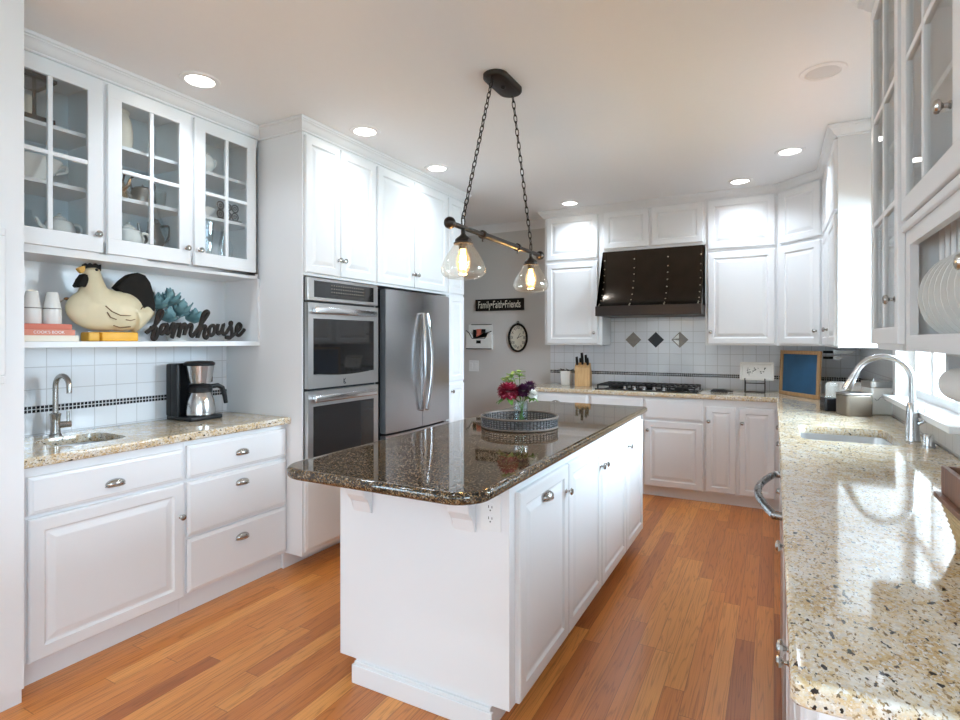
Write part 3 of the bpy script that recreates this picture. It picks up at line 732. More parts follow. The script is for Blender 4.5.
# --- window wall: base cabinets
RF = .055
RD = XR - .009 - RF
cabinet('drawer_cabinet', 'white drawer cabinet far along the window wall counter', (XR - .009, 5.04, 0), RIGHT, 1.18, RD, .884,
        [(.45, 1.165, .70, .868, dict(kind='drawer', pull=C(.80, .79))), (.45, 1.165, .42, .685, dict(kind='drawer', pull=C(.80, .70 - .02))), (.45, 1.165, .115, .405, dict(kind='drawer', pull=C(.80, .56 - .2)))], toe=.10)
skc = cabinet('sink_cabinet', 'white base cabinet under the main kitchen sink', (XR - .009, 3.8595, 0), RIGHT, 1.10, RD, .65,
        [(.015, .54, .115, .64), (.56, 1.085, .115, .64)], toe=.10)
front(skc, -RD, .015, 1.085, .66, .868, kind='false_front')
MB().box(0, 1.10, -RD, -RD + .035, .65, .884).build('sink_rail', WHITE, skc, smooth=0)
dw = thing('dishwasher', 'stainless steel dishwasher with a bowed bar handle under the granite', 'dishwasher', (XR - .009, 2.755, 0), RIGHT)
MB().box(0, .70, -RD, 0, .10, .884).build('case', BLACKP, dw, smooth=0)
dd = MB().box(.004, .696, -RD - .03, -RD, .11, .875, .004).build('door', STEEL, dw, smooth=0)
MB().tube([(.03, -RD - .028, .80)] + [(.03 + .64 * i / 14, -RD - .055 - .055 * math.sin(PI * i / 14), .80) for i in range(15)] + [(.67, -RD - .028, .80)], .014, 10).build('handle', GUNM, dd)
cabinet('drawer_cabinet', 'white drawer cabinet at the near end of the window wall counter', (XR - .009, 2.0525, 0), RIGHT, 2.0525 - .90, RD, .884,
        [(.02, .555, .70, .868, dict(kind='drawer', pull=K(.27, .80))), (.02, .555, .115, .685, dict(pull=K(.52, .60))),
         (.575, 1.13, .70, .868, dict(kind='drawer', pull=K(.86, .80))), (.575, 1.13, .42, .685, dict(kind='drawer', pull=C(.86, .60))), (.575, 1.13, .115, .405, dict(kind='drawer', pull=C(.86, .30)))], toe=.10)

# L-shaped counter
kc = thing('kitchen_countertop', 'long L-shaped beige granite countertop running below the sink window', 'countertop', (.3, 3, .885))
hole = rrect(.115, .50, 2.98, 3.46, .05)
pl = [(-2.18, 5.01), (.0, 5.01), (.02, 4.99), (.02, .872), (.026, .864), (.04, .860), (XR - .01, .860), (XR - .01, YB - .01), (-2.18, YB - .01)]
slab(MB(), pl, .885, CT, .009, hole).build('stone', GRAN, kc, world=True)
sk = basin(MB(), .12, .495, 2.985, 3.455, .05, .8845, .70).build('sink_bowl', SINKM, kc, world=True)

# --- near wall cabinets on the window wall
A0, A1 = 2.030, 2.550
SA = XR - .003 - UR
ca = thing('wall_cabinet', 'narrow white wall cabinet with one tall glass paned door near the sink window', 'cabinet', (XR - .003, A1, 1.375), RIGHT)
def hollow_body(th, w_, d, h, shelves, bot=.035):
    t = .018; b = MB()
    b.box(0, t, -d, -t, 0, h).box(w_ - t, w_, -d, -t, 0, h).box(t, w_ - t, -d, -t, h - t, h).box(t, w_ - t, -d, -t, 0, t)
    b.build('body', WHITE, th, smooth=0)
    MB().box(0, w_, -t, 0, 0, h).build('back_panel', WALLW, th, smooth=0)
    for z in shelves: MB().box(t, w_ - t, -d + .03, -t, z - .018, z).build('shelf', WHITE, th, smooth=0)
hollow_body(ca, A1 - A0, SA, 2.63 - 1.375, [.38, .72, 1.0])
glass_front(ca, -SA, .008, A1 - A0 - .006, -.002, 1.25, ('k', .478, .135), rows=(1 / 3, 2 / 3), fr=.05, bot=.055)
MB().prism([(0.03, 0), (A1 - A0 - .01, 0), (A1 - A0 - .03, -.022), (0.05, -.022)], lambda x, z, y: Vector((x, y, z)), -SA - .004, -SA + .2).build('light_rail', WHITE, ca, smooth=0)
B0, B1 = 1.345, 2.0285
cb = thing('plate_rack_cabinet', 'white wall cabinet with glass doors above an open plate rack', 'cabinet', (XR - .003, B1, 1.355), RIGHT)
wB = B1 - B0; t = .018
b = MB()
b.box(0, t, -SA, -t, 0, 1.275).box(wB - t, wB, -SA, -t, 0, 1.275).box(t, wB - t, -SA, -t, 1.257, 1.275).box(t, wB - t, -SA, -t, .345, .365).box(t, wB - t, -SA, -t, 0, .018)
b.box(t, .052, -SA, -SA + .02, .018, .345).box(wB - .05, wB - t, -SA, -SA + .02, .018, .345).box(.052, wB - .05, -SA, -SA + .02, .018, .045).box(.052, wB - .05, -SA, -SA + .02, .305, .345)
b.build('body', WHITE, cb, smooth=0)
MB().box(0, wB, -t, 0, 0, 1.275).build('back_panel', WALLW, cb, smooth=0)
MB().box(-.002, wB, -SA - .012, -SA, .348, .372, .004).build('rail_moulding', WHITE, cb, smooth=0)
for z in (.70, 1.0): MB().box(t, wB - t, -SA + .03, -t, z - .018, z).build('shelf', WHITE, cb, smooth=0)
glass_front(cb, -SA, .045, .625, .375, 1.27, ('k', .560, .520), cols=(.42,), rows=(.5,), fr=.06, bot=.06)
NP = 9
dow = MB()
for i in range(NP + 1):
    xx = .085 + i * .058
    dow.cyl((xx, -.235, .018), (xx, -.235, .345), .008, seg=10)
    dow.cyl((xx, -.105, .018), (xx, -.105, .345), .008, seg=10)
dow.build('rack_dowel_lattice', WHITE, cb)
for i in range(8):
    p = tag(MB().lathe([(0, 0), (.075, .001), (.085, .004), (.118, .016), (.128, .0195), (.128, .0225), (.117, .0195), (.083, .008), (.07, .005), (0, .0045)], seg=40).build('plate', CERAM),
            'white dinner plate standing on edge in the open plate rack', 'plate', 'plates in the plate rack')
    p.rotation_euler = (R(90), 0, 0)
    p.location = (XR - .003 - .17, B1 - (.1145 + i * .058) + .01, 1.355 + .018 + .1285)
A2 = 1.3435
cc = thing('wall_cabinet', 'white wall cabinet at the near end of the window wall, only its knob showing', 'cabinet', (XR - .003, A2, 1.375), RIGHT)
hollow_body(cc, .47, SA, 2.63 - 1.375, [.38, .72, 1.0])
glass_front(cc, -SA, .010, .46, -.002, 1.25, ('k', .032, .155), rows=(1 / 3, 2 / 3), fr=.05, bot=.055)

# ------------------------------------------------------------------ island
IX0, IX1, IY0, IY1 = -1.583, -.812, 1.735, 3.87
isl = thing('kitchen_island', 'large white island cabinet with four panelled doors and scrolled corbels', 'island', (IX0, IY0, 0), LEFT)
w_ = IY1 - IY0; d = IX1 - IX0
MB().box(0, w_, -d, 0, .092, .884).build('body', WHITE, isl, smooth=0)
MB().box(0.0, w_ - .05, -d + .07, -.085, 0, .092).build('toe_kick', WHITE, isl, smooth=0)
MB().box(-.018, -.0005, -d + .06, -.075, 0, .075, .003).box(-.012, -.0005, -d + .07, -.085, .075, .088, .002).build('base_moulding', WHITE, isl, smooth=0)
dz = (.095, .845)
front(isl, -d, 1.785 - IY0, 2.303 - IY0, *dz, pull=[K(2.272 - IY0, .735), C(2.045 - IY0, .765)])
front(isl, -d, 2.312 - IY0, 2.828 - IY0, *dz, pull=K(2.800 - IY0, .735))
front(isl, -d, 2.840 - IY0, 3.370 - IY0, *dz, pull=K(2.868 - IY0, .735))
front(isl, -d, 3.380 - IY0, 3.855 - IY0, *dz, pull=K(3.410 - IY0, .735))
def corbel(xc):
    m = MB()
    prof = [(0, .884), (.085, .884), (.085, .868), (.072, .862), (.066, .84), (.064, .81), (.055, .775), (.036, .752), (.022, .742), (.016, .715), (.012, .70), (0, .694)]
    m.prism(prof, lambda o, z, x: Vector((IX0 + x, IY0 - o, z)), xc - .045, xc + .045, .003)
    return m.build('corbel', WHITE, isl, world=True, smooth=25)
corbel(.125); corbel(.595)
it = tag(slab(MB(), rrect(-1.612, -.772, 1.412, 3.925, [.115, .115, .03, .03], 8), .885, CT, .0165).build('island_countertop', DGRAN), 'polished dark brown granite slab with rounded corners on the island', 'countertop')

def outlet(label, M, duplex=True):
    o = thing('wall_outlet' if duplex else 'light_switch', label, 'outlet' if duplex else 'switch', M.to_translation(), M.to_euler().z)
    MB().box(-.04 if duplex else -.064, .04 if duplex else .064, -.006, -.0005, -.0625, .0625, .002).build('cover_plate', OUTW, o, smooth=0)
    if duplex:
        for zc in (-.02, .02):
            r = MB().prism([(.015 * math.cos(2 * PI * k / 16), zc + .0165 * math.sin(2 * PI * k / 16)) for k in range(16)], lambda x, z, y: Vector((x, y, z)), -.0085, -.0055).build('receptacle', OUTW, o, smooth=0)
            s_ = MB().box(-.008, -.0055, -.0092, -.008, zc - .001, zc + .008).box(.0055, .008, -.0092, -.008, zc - .001, zc + .007).cyl((0, -.008, zc - .009), (0, -.0092, zc - .009), .0028, seg=8)
            s_.build('slot', DARK, r, smooth=0)
    else:
        for xc in (-.03, .03): MB().box(xc - .017, xc + .017, -.0095, -.0055, -.034, .034, .002).build('rocker', OUTW, o, smooth=0)
    return o
outlet('white duplex outlet on the near end of the island', Matrix.Translation((-.882, IY0, .775)))
outlet('white double light switch on the gray wall below the mail holder', Matrix.Translation((-3.085, YB, 1.088)), False)

# ------------------------------------------------------------------ ceiling fittings
def can(x, y, label, watts=14):
    o = thing('recessed_downlight', label, 'light', (x, y, ZC), 0, None)
    MB().lathe([(.066, -.001), (.069, -.008), (.092, -.006), (.096, -.0005)], seg=36).build('trim_ring', LTRIM, o)
    MB().lathe([(0, -.003), (.0665, -.003), (.0665, -.0005)], seg=36).build('lens', LENS, o)
    l = bpy.data.lights.new('downlight', 'SPOT'); l.energy = watts; l.spot_size = R(142); l.spot_blend = 1.0; l.color = (.76, .88, 1.0); l.shadow_soft_size = .06
    lo = bpy.data.objects.new('downlight', l); COL.objects.link(lo); lo.parent = o; lo.location = (0, 0, -.03)
    return o
can(-2.556, 1.782, 'lit recessed downlight above the glass wall cabinet')
can(-2.265, 2.704, 'lit recessed downlight above the double oven', 11)
can(-2.266, 3.544, 'lit recessed downlight above the refrigerator', 11)
can(-1.721, 5.046, 'lit recessed downlight nearest the gray wall, above the knife block', 22)
can(-.247, 5.011, 'lit recessed downlight above the cabinet beside the hood', 22)
can(.098, 4.381, 'lit recessed downlight nearest the diagonal corner cabinet and window wall', 22)
for x, y in ((-2.3, .4), (-.9, .4), (-.9, -1.6), (-2.3, -1.6), (1.2, -1.6)):
    can(x, y, 'recessed downlight in the ceiling behind the camera')['group'] = 'downlights behind the camera'
sp = thing('ceiling_speaker', 'round white unlit ceiling speaker near the sink window', 'speaker', (.211, 3.16, ZC))
MB().lathe([(.07, -.004), (.078, -.009), (.098, -.006), (.102, -.0005)], seg=36).build('trim_ring', LTRIM, sp)
MB().lathe([(0, -.0065), (.05, -.006), (.071, -.003), (.071, -.0005)], seg=36).build('grille', SPEAK, sp)

# pendant
PX = -1.215; PZ = 1.885
pd = thing('pendant_light', 'dark bronze two-light bar pendant hanging on chains over the island', 'light', (PX, 2.52, ZC))
c_ = MB(); ol = rrect(PX - .062, PX + .062, 2.375, 2.665, .061, 8)
rings = []
for ins, z in ((0, ZC - .0005), (0, ZC - .018), (.004, ZC - .024), (.012, ZC - .028)):
    rings.append([c_.bm.verts.new((x, y, z)) for x, y in offset(ol, ins)])
for a, b in zip(rings, rings[1:]):
    for i in range(len(a)): c_.f([a[i], a[(i + 1) % len(a)], b[(i + 1) % len(a)], b[i]])
c_.f(rings[-1]); c_.f(rings[0])
c_.ell((PX, 2.52, ZC - .028), (.014, .014, .01), 12, 6)
c_.build('canopy', BRONZE, pd, world=True)
BARY = (2.0, 3.02); HY = (2.115, 2.885)
b = MB().cyl((PX, BARY[0], PZ), (PX, BARY[1], PZ), .0115, seg=14).cyl((PX, 2.30, PZ), (PX, 2.70, PZ), .015, seg=14)
b.ell((PX, BARY[0], PZ), (.026, .026, .026), 16, 10).ell((PX, BARY[1], PZ), (.026, .026, .026), 16, 10)
for y in (2.30, 2.70):
    b.cyl((PX, y - .008, PZ), (PX, y + .008, PZ), .021, seg=14).cyl((PX, y, PZ), (PX, y, PZ - .034), .004, seg=8)
b.build('cross_bar', BRONZE, pd, world=True)
def link_chain(p0, p1):
    p0, p1 = Vector(p0), Vector(p1); m = MB(); dv_ = p1 - p0; L_ = .033; n = max(2, int(dv_.length / L_)); q = dv_.to_track_quat('Z', 'X').to_matrix()
    for i in range(n):
        c = p0 + dv_ * ((i + .5) / n); hl = dv_.length / n / 2 + .005
        rot = q @ Matrix.Rotation(PI / 2 * (i % 2), 3, 'Z')
        pts = []
        for k in range(14):
            a = 2 * PI * k / 14
            pts.append(c + rot @ Vector((.0085 * math.cos(a), 0, hl * math.sin(a))))
        m.tube(pts, .0026, 6, closed=True)
    return m
for y0, y1 in ((2.405, HY[0]), (2.635, HY[1])):
    link_chain((PX, y0, ZC - .02), (PX, y1, PZ + .045)).build('chain', BRONZE, pd, world=True)
    r_ = MB().tube([(PX, y1 + .014 * math.cos(a), PZ + .028 + .026 * math.sin(a)) for a in [2 * PI * k / 16 for k in range(16)]], .003, 6, closed=True)
    r_.build('hanging_ring', BRONZE, pd, world=True)
for y in HY:
    so = MB().lathe([(0, .0), (.010, 0), (.010, -.028), (.016, -.036), (.034, -.05), (.037, -.056), (.037, -.064), (.043, -.068), (.043, -.073), (.02, -.073), (.019, -.095), (0, -.095)], c=(PX, y, PZ), seg=24).build('socket_cap', BRONZE, pd, world=True)
    MB().lathe([(.036, -.064), (.047, -.085), (.066, -.112), (.083, -.138), (.094, -.162), (.099, -.182), (.098, -.199), (.089, -.214), (.070, -.224), (.04, -.229), (0, -.230)], c=(PX, y, PZ), seg=36).build('glass_shade', SHADE, pd, world=True)
    bu = MB().lathe([(.014, -.09), (.018, -.105), (.030, -.135), (.032, -.16), (.025, -.19), (0, -.202)], c=(PX, y, PZ), seg=20).build('bulb', AMBER, pd, world=True)
    fl = MB()
    for k in range(6):
        a = 2 * PI * k / 6; a2 = a + PI / 6
        fl.tube([(PX + .006 * math.cos(a), y + .006 * math.sin(a), PZ - .100), (PX + .013 * math.cos(a2), y + .013 * math.sin(a2), PZ - .182)], .0030, 6)
    o = fl.build('filament', FILA, bu); o.location = tuple(-Vector((PX, 2.52, ZC)))
    l = bpy.data.lights.new('pendant_bulb', 'POINT'); l.energy = 5; l.color = (1, .74, .42); l.shadow_soft_size = .02
    lo = bpy.data.objects.new('pendant_bulb', l); COL.objects.link(lo); lo.parent = pd; lo.location = (0, y - 2.52, PZ - .14 - ZC)

# ------------------------------------------------------------------ hood and cooktop
hd = thing('range_hood', 'dark riveted bronze range hood above the cooktop', 'range hood', (-1.015, YB - .01, 1.61))
HX0, HX1 = -1.470, -.555
prof = [(5.30, 2.242), (5.285, 2.242), (5.283, 2.10), (5.270, 2.02), (5.245, 1.93), (5.205, 1.84), (5.15, 1.765), (5.085, 1.715), (5.06, 1.703)]
hb = MB().prism([(YB - .012, 2.242)] + prof[1:] + [(YB - .012, 1.703)], lambda y, z, x: Vector((x, y, z)), HX0, HX1)
hb.build('canopy_shell', HOODM, hd, world=True, smooth=40)
MB().box(HX0 - .006, HX1 + .006, 5.045, YB - .012, 1.612, 1.703, .004).build('lip_band', plain('dark red brown lip', (.022, .013, .010), .35, .5), hd, world=True, smooth=0)
nrm = lambda i: Vector((0, prof[i][0], prof[i][1]))
for xs in (HX0 + .022, HX0 + .305, HX0 + .610, HX1 - .022):
    st = MB(); pp = prof[1:]
    a = [st.bm.verts.new((xs - .014, y - .004, z)) for y, z in pp]; c = [st.bm.verts.new((xs + .014, y - .004, z)) for y, z in pp]
    a2 = [st.bm.verts.new((xs - .014, y + .003, z)) for y, z in pp]; c2 = [st.bm.verts.new((xs + .014, y + .003, z)) for y, z in pp]
    for i in range(len(pp) - 1):
        st.f([a[i], c[i], c[i + 1], a[i + 1]]); st.f([a2[i], a[i], a[i + 1], a2[i + 1]]); st.f([c[i], c2[i], c2[i + 1], c[i + 1]])
    s_ = st.build('strap', HOODM, hd, world=True, smooth=40)
    rv = MB()
    for k in range(9):
        tt = k / 8 * (len(pp) - 2) + .6; i = min(int(tt), len(pp) - 2); fr_ = tt - i
        y = pp[i][0] + (pp[i + 1][0] - pp[i][0]) * fr_; z = pp[i][1] + (pp[i + 1][1] - pp[i][1]) * fr_
        rv.ell((xs, y - .004, z), (.0065, .005, .0065), 10, 6)
    o = rv.build('rivet', RIVET, s_); o.location = tuple(-Vector(MW[hd.name].to_translation()))

ck = thing('gas_cooktop', 'black five burner gas cooktop set in the granite below the hood', 'cooktop', (-1.04, 5.3, CT))
CX0, CX1, CY0, CY1 = -1.495, -.585, 5.075, 5.555
slab(MB(), rrect(CX0, CX1, CY0, CY1, .02, 4), CT + .0005, CT + .012, .004).build('pan', BLACKG, ck, world=True)
for i in range(3):
    x0 = CX0 + .02 + i * .292; x1 = x0 + .285; y0, y1 = (CY0 + .03, CY1 - .02) if i != 1 else (CY0 + .13, CY1 - .02)
    g = MB(); zt = CT + .047
    for x in (x0, x1): g.box(x, x + .012 * (1 if x == x0 else -1) if x == x0 else x, y0, y1, zt - .012, zt) if x == x0 else g.box(x - .012, x, y0, y1, zt - .012, zt)
    for y in (y0, (y0 + y1) / 2, y1 - .012): g.box(x0, x1, y, y + .012, zt - .012, zt)
    g.box((x0 + x1) / 2 - .006, (x0 + x1) / 2 + .006, y0, y1, zt - .011, zt + .002)
    for x in (x0, x1 - .012):
        for y in (y0, y1 - .012): g.box(x, x + .012, y, y + .012, CT + .012, zt - .012)
    for q in range(1, 6):
        xq = x0 + (x1 - x0) * q / 6; g.box(xq - .005, xq + .005, y0, y1, zt - .011, zt)
    g.build('grate', IRON, ck, world=True, smooth=0)
for bx, by, r in ((-1.33, 5.19, .04), (-1.33, 5.44, .05), (-1.04, 5.37, .062), (-.75, 5.44, .05), (-.75, 5.19, .04)):
    MB().lathe([(0, .034), (r * .8, .034), (r, .028), (r, .02), (r * .7, .016), (r * .9, .012)], c=(bx, by, CT), seg=24).build('burner_cap', IRON, ck, world=True)
for i in range(5):
    MB().lathe([(.02, .012), (.02, .018), (.016, .022), (.0165, .036), (.012, .041), (0, .042)], c=(-1.215 + i * .0875, 5.115, CT), seg=18).build('knob', CHROME, ck, world=True)

# ------------------------------------------------------------------ things on the back counter
kb = thing('knife_block', 'light wooden knife block with black handled knives beside the cooktop', 'knife block', (-1.70, 5.40, CT + .001), R(8))
MB().prism([(-.075, 0), (.075, 0), (.075, .12), (-.02, .235), (-.075, .19)], lambda y, z, x: Vector((x, y, z)), -.076, .076, .004).build('block', BEECH, kb, smooth=25)
dirv = Vector((0, -.60, .80)).normalized()
for i, (x, y, z, l) in enumerate(((-.052, -.05, .205, .085), (.0, -.045, .21, .125), (.052, -.05, .205, .075), (-.026, -.0, .215, .06), (.03, .0, .215, .095))):
    p = Vector((x, y, z))
    k = thing('kitchen_knife', 'black handled kitchen knife standing in the wooden knife block', 'knife', MW[kb.name] @ p, 0, 'knives in the knife block')
    dl = Matrix.Rotation(R(8), 3, 'Z') @ Vector((0, -.42, .9)).normalized()
    MB().tube([dl * -.004, dl * .012], .009, 8, flat=.5).build('bolster', CHROME, k)
    MB().tube([dl * .012, dl * (.012 + l * .5), dl * (.012 + l)], [.013, .016, .014], 8, flat=.6).build('handle', BLACKP, k)
pot = thing('herb_pot', 'square white planter with dark leaves beside the knife block', 'plant', (-1.893, 5.45, CT + .001))
p_ = MB(); h = .145
rings = [[p_.bm.verts.new((x * s_, y * s_, z)) for x, y in rrect(-.055, .055, -.055, .055, .008, 3)] for s_, z in ((.82, 0), (1, h), (.9, h), (.88, h - .02))]
for a, c in zip(rings, rings[1:]):
    for i in range(len(a)): p_.f([a[i], a[(i + 1) % len(a)], c[(i + 1) % len(a)], c[i]])
p_.f(rings[0]); p_.f(rings[-1]); p_.build('pot', CERAM, pot, smooth=30)
def leaf(m, base, direction, length, width, bend=.3, up=Vector((0, 0, 1))):
    d_ = Vector(direction).normalized(); sd = d_.cross(up)
    sd = sd.normalized() if sd.length > 1e-4 else Vector((1, 0, 0)); nn = sd.cross(d_)
    L_ = []; n = 5
    for i in range(n + 1):
        u = i / n; wd = width * math.sin(PI * min(.98, u * .92 + .08)) ** .8; p = Vector(base) + d_ * length * u + nn * (-bend * length * u * u)
        L_.append((m.bm.verts.new(p - sd * wd), m.bm.verts.new(p + nn * width * -.25), m.bm.verts.new(p + sd * wd)))
    for a, c in zip(L_, L_[1:]):
        m.f([a[0], a[1], c[1], c[0]]); m.f([a[1], a[2], c[2], c[1]])
lv = MB(); rnd = random.Random(3)
for i in range(26):
    a = rnd.uniform(0, 2 * PI); leaf(lv, (rnd.uniform(-.03, .03), rnd.uniform(-.03, .03), h - .02), (math.cos(a), math.sin(a), rnd.uniform(.3, 1.3)), rnd.uniform(.05, .085), .012)
lv.build('foliage', plain('dark herb leaves', (.05, .055, .06), .5, var=.4), pot)
# platter on its stand
ps = thing('plate_stand', 'small black wire plate stand on the counter corner', 'stand', (-.147, 5.42, CT + .001))
m = MB()
for x in (-.078, .078):
    m.tube([(x, -.06, .0045), (x, -.06, .128)], .0045, 8).tube([(x, -.06, .100), (x, .02, .100), (x, .045, .20)], .0045, 8).tube([(x, -.06, .0045), (x, .06, .0045), (x, .03, .16)], .0045, 8)
m.tube([(-.078, -.06, .085), (.078, -.06, .085)], .004, 8).tube([(-.078, .0, .0045), (.078, .0, .0045)], .004, 8).build('wire_frame', BLACKP, ps)
pt = thing('serving_platter', 'white rectangular platter with a small floral print on the black stand', 'platter', (-.133, 5.405, CT + .108))
Mp = Matrix.Rotation(R(-16), 4, 'X')
p_ = MB(); oo = rrect(-.135, .135, 0, .165, .012, 3); rings = []
for ins, y in ((0, 0), (0, -.006), (.018, -.006), (.026, .0), (.028, .002)):
    rings.append([p_.bm.verts.new((x, y, z)) for x, z in offset(oo, ins)])
for a, c in zip(rings, rings[1:]):
    for i in range(len(a)): p_.f([a[i], a[(i + 1) % len(a)], c[(i + 1) % len(a)], c[i]])
p_.f(rings[-1]); p_.f(rings[0]); p_.xf(Mp).build('dish', CERAM, pt, smooth=30)
fl = MB(); rnd = random.Random(11)
for i in range(26):
    x = rnd.uniform(-.085, .065); z = rnd.uniform(.060, .125) - abs(x) * .2; fl.ell((x, -.0012, z), (rnd.uniform(.003, .008), .002, rnd.uniform(.003, .007)), 8, 4)
fl.xf(Mp).build('floral_print', plain('gray green print', (.14, .15, .14), .5), pt)
bag = tag(MB().use(BLACKP).prism([(-.07, 0), (.07, 0), (.066, .018), (.03, .024), (-.05, .024), (-.068, .014)], lambda x, z, y: Vector((x, y, z)), -.04, .04, .004).tube([(.07, -.02, .012), (.10, -.03, .010), (.11, -.0, .008), (.085, .015, .01)], .005, 8).build('spoon_rest', BLACKP), 'low black spoon rest on the counter between cooktop and platter', 'spoon rest')
bag.location = (-.43, 5.33, CT + .0005)
# chalkboard across the corner
ch = thing('chalkboard', 'blue chalkboard in an oak frame leaning across the counter corner', 'chalkboard', (.185, 5.20, CT + .001), math.atan2(5.0 - 5.40, .32 - .05))
tl = Matrix.Rotation(R(-2.5), 4, 'X')
m = MB(); hw, hh = .238, .375
m.box(-hw, hw, -.02, 0, 0, .03, .003).box(-hw, hw, -.02, 0, hh - .03, hh, .003).box(-hw, -hw + .03, -.02, 0, .03, hh - .03, .003).box(hw - .03, hw, -.02, 0, .03, hh - .03, .003)
m.xf(tl).build('frame', OAKF, ch, smooth=0)
MB().box(-hw + .03, hw - .03, -.008, -.003, .03, hh - .03).xf(tl).build('slate', CHALK, ch, smooth=0)
# jars and canisters
def canister(name, label, cat, loc, r, h, body, lid_mat, lid_h=.03, square=True):
    o = thing(name, label, cat, loc, R(20))
    m = MB(); e = .004
    poly = rrect(-r, r, -r, r, r * .28, 4) if square else [(r * math.cos(2 * PI * k / 24), r * math.sin(2 * PI * k / 24)) for k in range(24)]
    slab(m, poly, 0, h, e); m.build('body', body, o, smooth=30)
    m = MB(); slab(m, offset(poly, -.002), h + .0005, h + lid_h, e)
    m.build('lid', lid_mat, o, smooth=30)
    return o
c1 = canister('spice_jar', 'small jar with black base and clear top beside the chalkboard', 'jar', (.32, 4.25, CT + .001), .043, .085, plain('black bean fill', (.02, .02, .024), .25), GLASS, .10)
c2 = canister('canister', 'squat brushed canister full of flour in front of the steel canister', 'canister', (.435, 4.08, CT + .001), .075, .125, plain('taupe glazed canister', (.20, .165, .13), .22, .45), STEEL, .014)
c3 = canister('canister', 'tall white canister with a stainless lid beside the sink window', 'canister', (.572, 4.22, CT + .001), .066, .165, CERAM, STEEL, .04)
m = MB().tube([(-.02, 0, .205), (-.02, 0, .222), (.02, 0, .222), (.02, 0, .205)], .004, 8).build('lid_handle', CHROME, c3)
m = MB()
m.tube([(-.05 + .01 * i, -.068, .10 - .012 * math.sin(i * 1.2)) for i in range(11)], .0022, 6).build('drip_line', plain('gray drip', (.35, .35, .36), .4), c3)
c4 = thing('toaster', 'low white and steel toaster behind the canisters', 'toaster', (.45, 4.62, CT + .001), R(-10))
MB().box(-.12, .12, -.075, .075, 0, .165, .02, 3).build('shell', CERAM, c4)
MB().box(-.10, .10, -.02, .02, .163, .168, .002).box(-.122, .122, -.077, .077, .0, .02, .004).build('steel_top', CHROME, c4)
# knives on the wall
for (x0, z, l, nm) in ((.375, 1.285, .24, 'upper knife with a long blade stuck flat on the tile beside the corner'), (.375, 1.235, .16, 'lower shorter knife stuck flat on the tile beside the corner')):
    k = thing('kitchen_knife', nm, 'knife', (x0, YB - .0085, z))
    MB().box(0, .075, -.014, 0, -.011, .011, .003).build('handle', BLACKP, k)
    MB().prism([(.075, -.016), (l - .03, -.014), (l, .010), (.075, .012)], lambda x, z_, y: Vector((x, y, z_)), -.004, -.0005).build('blade', STEEL, k, smooth=0)

# ------------------------------------------------------------------ kitchen faucet, air gap cap
kf = thing('kitchen_faucet', 'tall brushed steel gooseneck faucet behind the main sink', 'faucet', (.555, 3.13, CT + .0005))
MB().lathe([(.029, 0), (.030, .004), (.028, .012), (.0265, .06), (.024, .12), (.021, .17), (.0165, .178), (0, .178)], seg=24).build('body', SATIN, kf)
d_ = Vector((-1, .12, 0)).normalized(); Rr = .108; zc = .275
pts = [Vector((0, 0, .175)), Vector((0, 0, .23))] + [Vector((0, 0, zc)) + d_ * (Rr - Rr * math.cos(a)) + Vector((0, 0, Rr * math.sin(a))) for a in [R(i * 10) for i in range(0, 17)]]
end = pts[-1]; tdir = (pts[-1] - pts[-2]).normalized()
MB().tube(pts + [end + tdir * .01], .0135, 12).build('spout', SATIN, kf)
MB().tube([end + tdir * .008, end + tdir * .03, end + tdir * .085, end + tdir * .10], [.0155, .0165, .021, .019], 14).build('spray_head', SATIN, kf)
MB().tube([(.02, -.012, .085), (.038, -.02, .095), (.042, -.022, .155)], [.010, .009, .006], 10).build('lever', SATIN, kf)
sd_ = thing('air_gap_cap', 'small brushed steel air gap cap beside the gooseneck faucet', 'air gap', (.585, 2.99, CT + .0005))
MB().lathe([(.026, 0), (.026, .005), (.021, .007), (.021, .05), (.018, .056), (0, .057)], seg=20).build('cap', SATIN, sd_)

# paper towel under the plate rack
ptw = thing('paper_towel_holder', 'white paper towel holder mounted under the plate rack', 'paper towel holder', (.46, 1.96, 1.354))
MB().box(-.03, .03, .03, .045, -.13, 0, .004).box(-.03, .03, -.30, .045, -.012, 0, .003).build('bracket', plain('gray plastic bracket', (.5, .5, .5), .5), ptw, smooth=0)
MB().cyl((0, -.30, -.095), (0, .06, -.095), .008, seg=12).build('rod', CHROME, ptw)
MB().cyl((.46, 1.70, 1.262), (.46, 2.0, 1.262), .047, seg=40).build('roll', PTOWEL, ptw, world=True)

# wooden tray on a seagrass basket
bs = thing('seagrass_basket', 'low woven seagrass basket on the near granite under a wooden tray', 'basket', (.49, 1.45, CT + .001))
m = MB()
for k in range(8):
    ins = .022 - .003 * k; z = .0095 + k * .011
    pl_ = rrect(-.15 + ins, .15 - ins, -.17 + ins, .17 - ins, .03, 5); n = len(pl_)
    m.tube([(x, y, z + .0016 * (1 if i % 2 else -1)) for i, (x, y) in enumerate(pl_)], .0075, 6, closed=True)
m.box(-.128, .128, -.148, .148, 0, .01).build('woven_side', SEAGR, bs)
wt = thing('wooden_tray', 'reddish brown wooden box tray resting on the seagrass basket', 'tray', (.49, 1.45, CT + .097))
m = MB()
m.box(-.162, .162, -.182, .182, 0, .012, .002)
m.box(-.15, -.138, -.17, .17, .012, .075, .002).box(.138, .15, -.17, .17, .012, .075, .002).box(-.138, .138, -.17, -.158, .012, .075, .002).box(-.138, .138, .158, .17, .012, .075, .002)
m.build('box', WALNUT, wt, smooth=0)

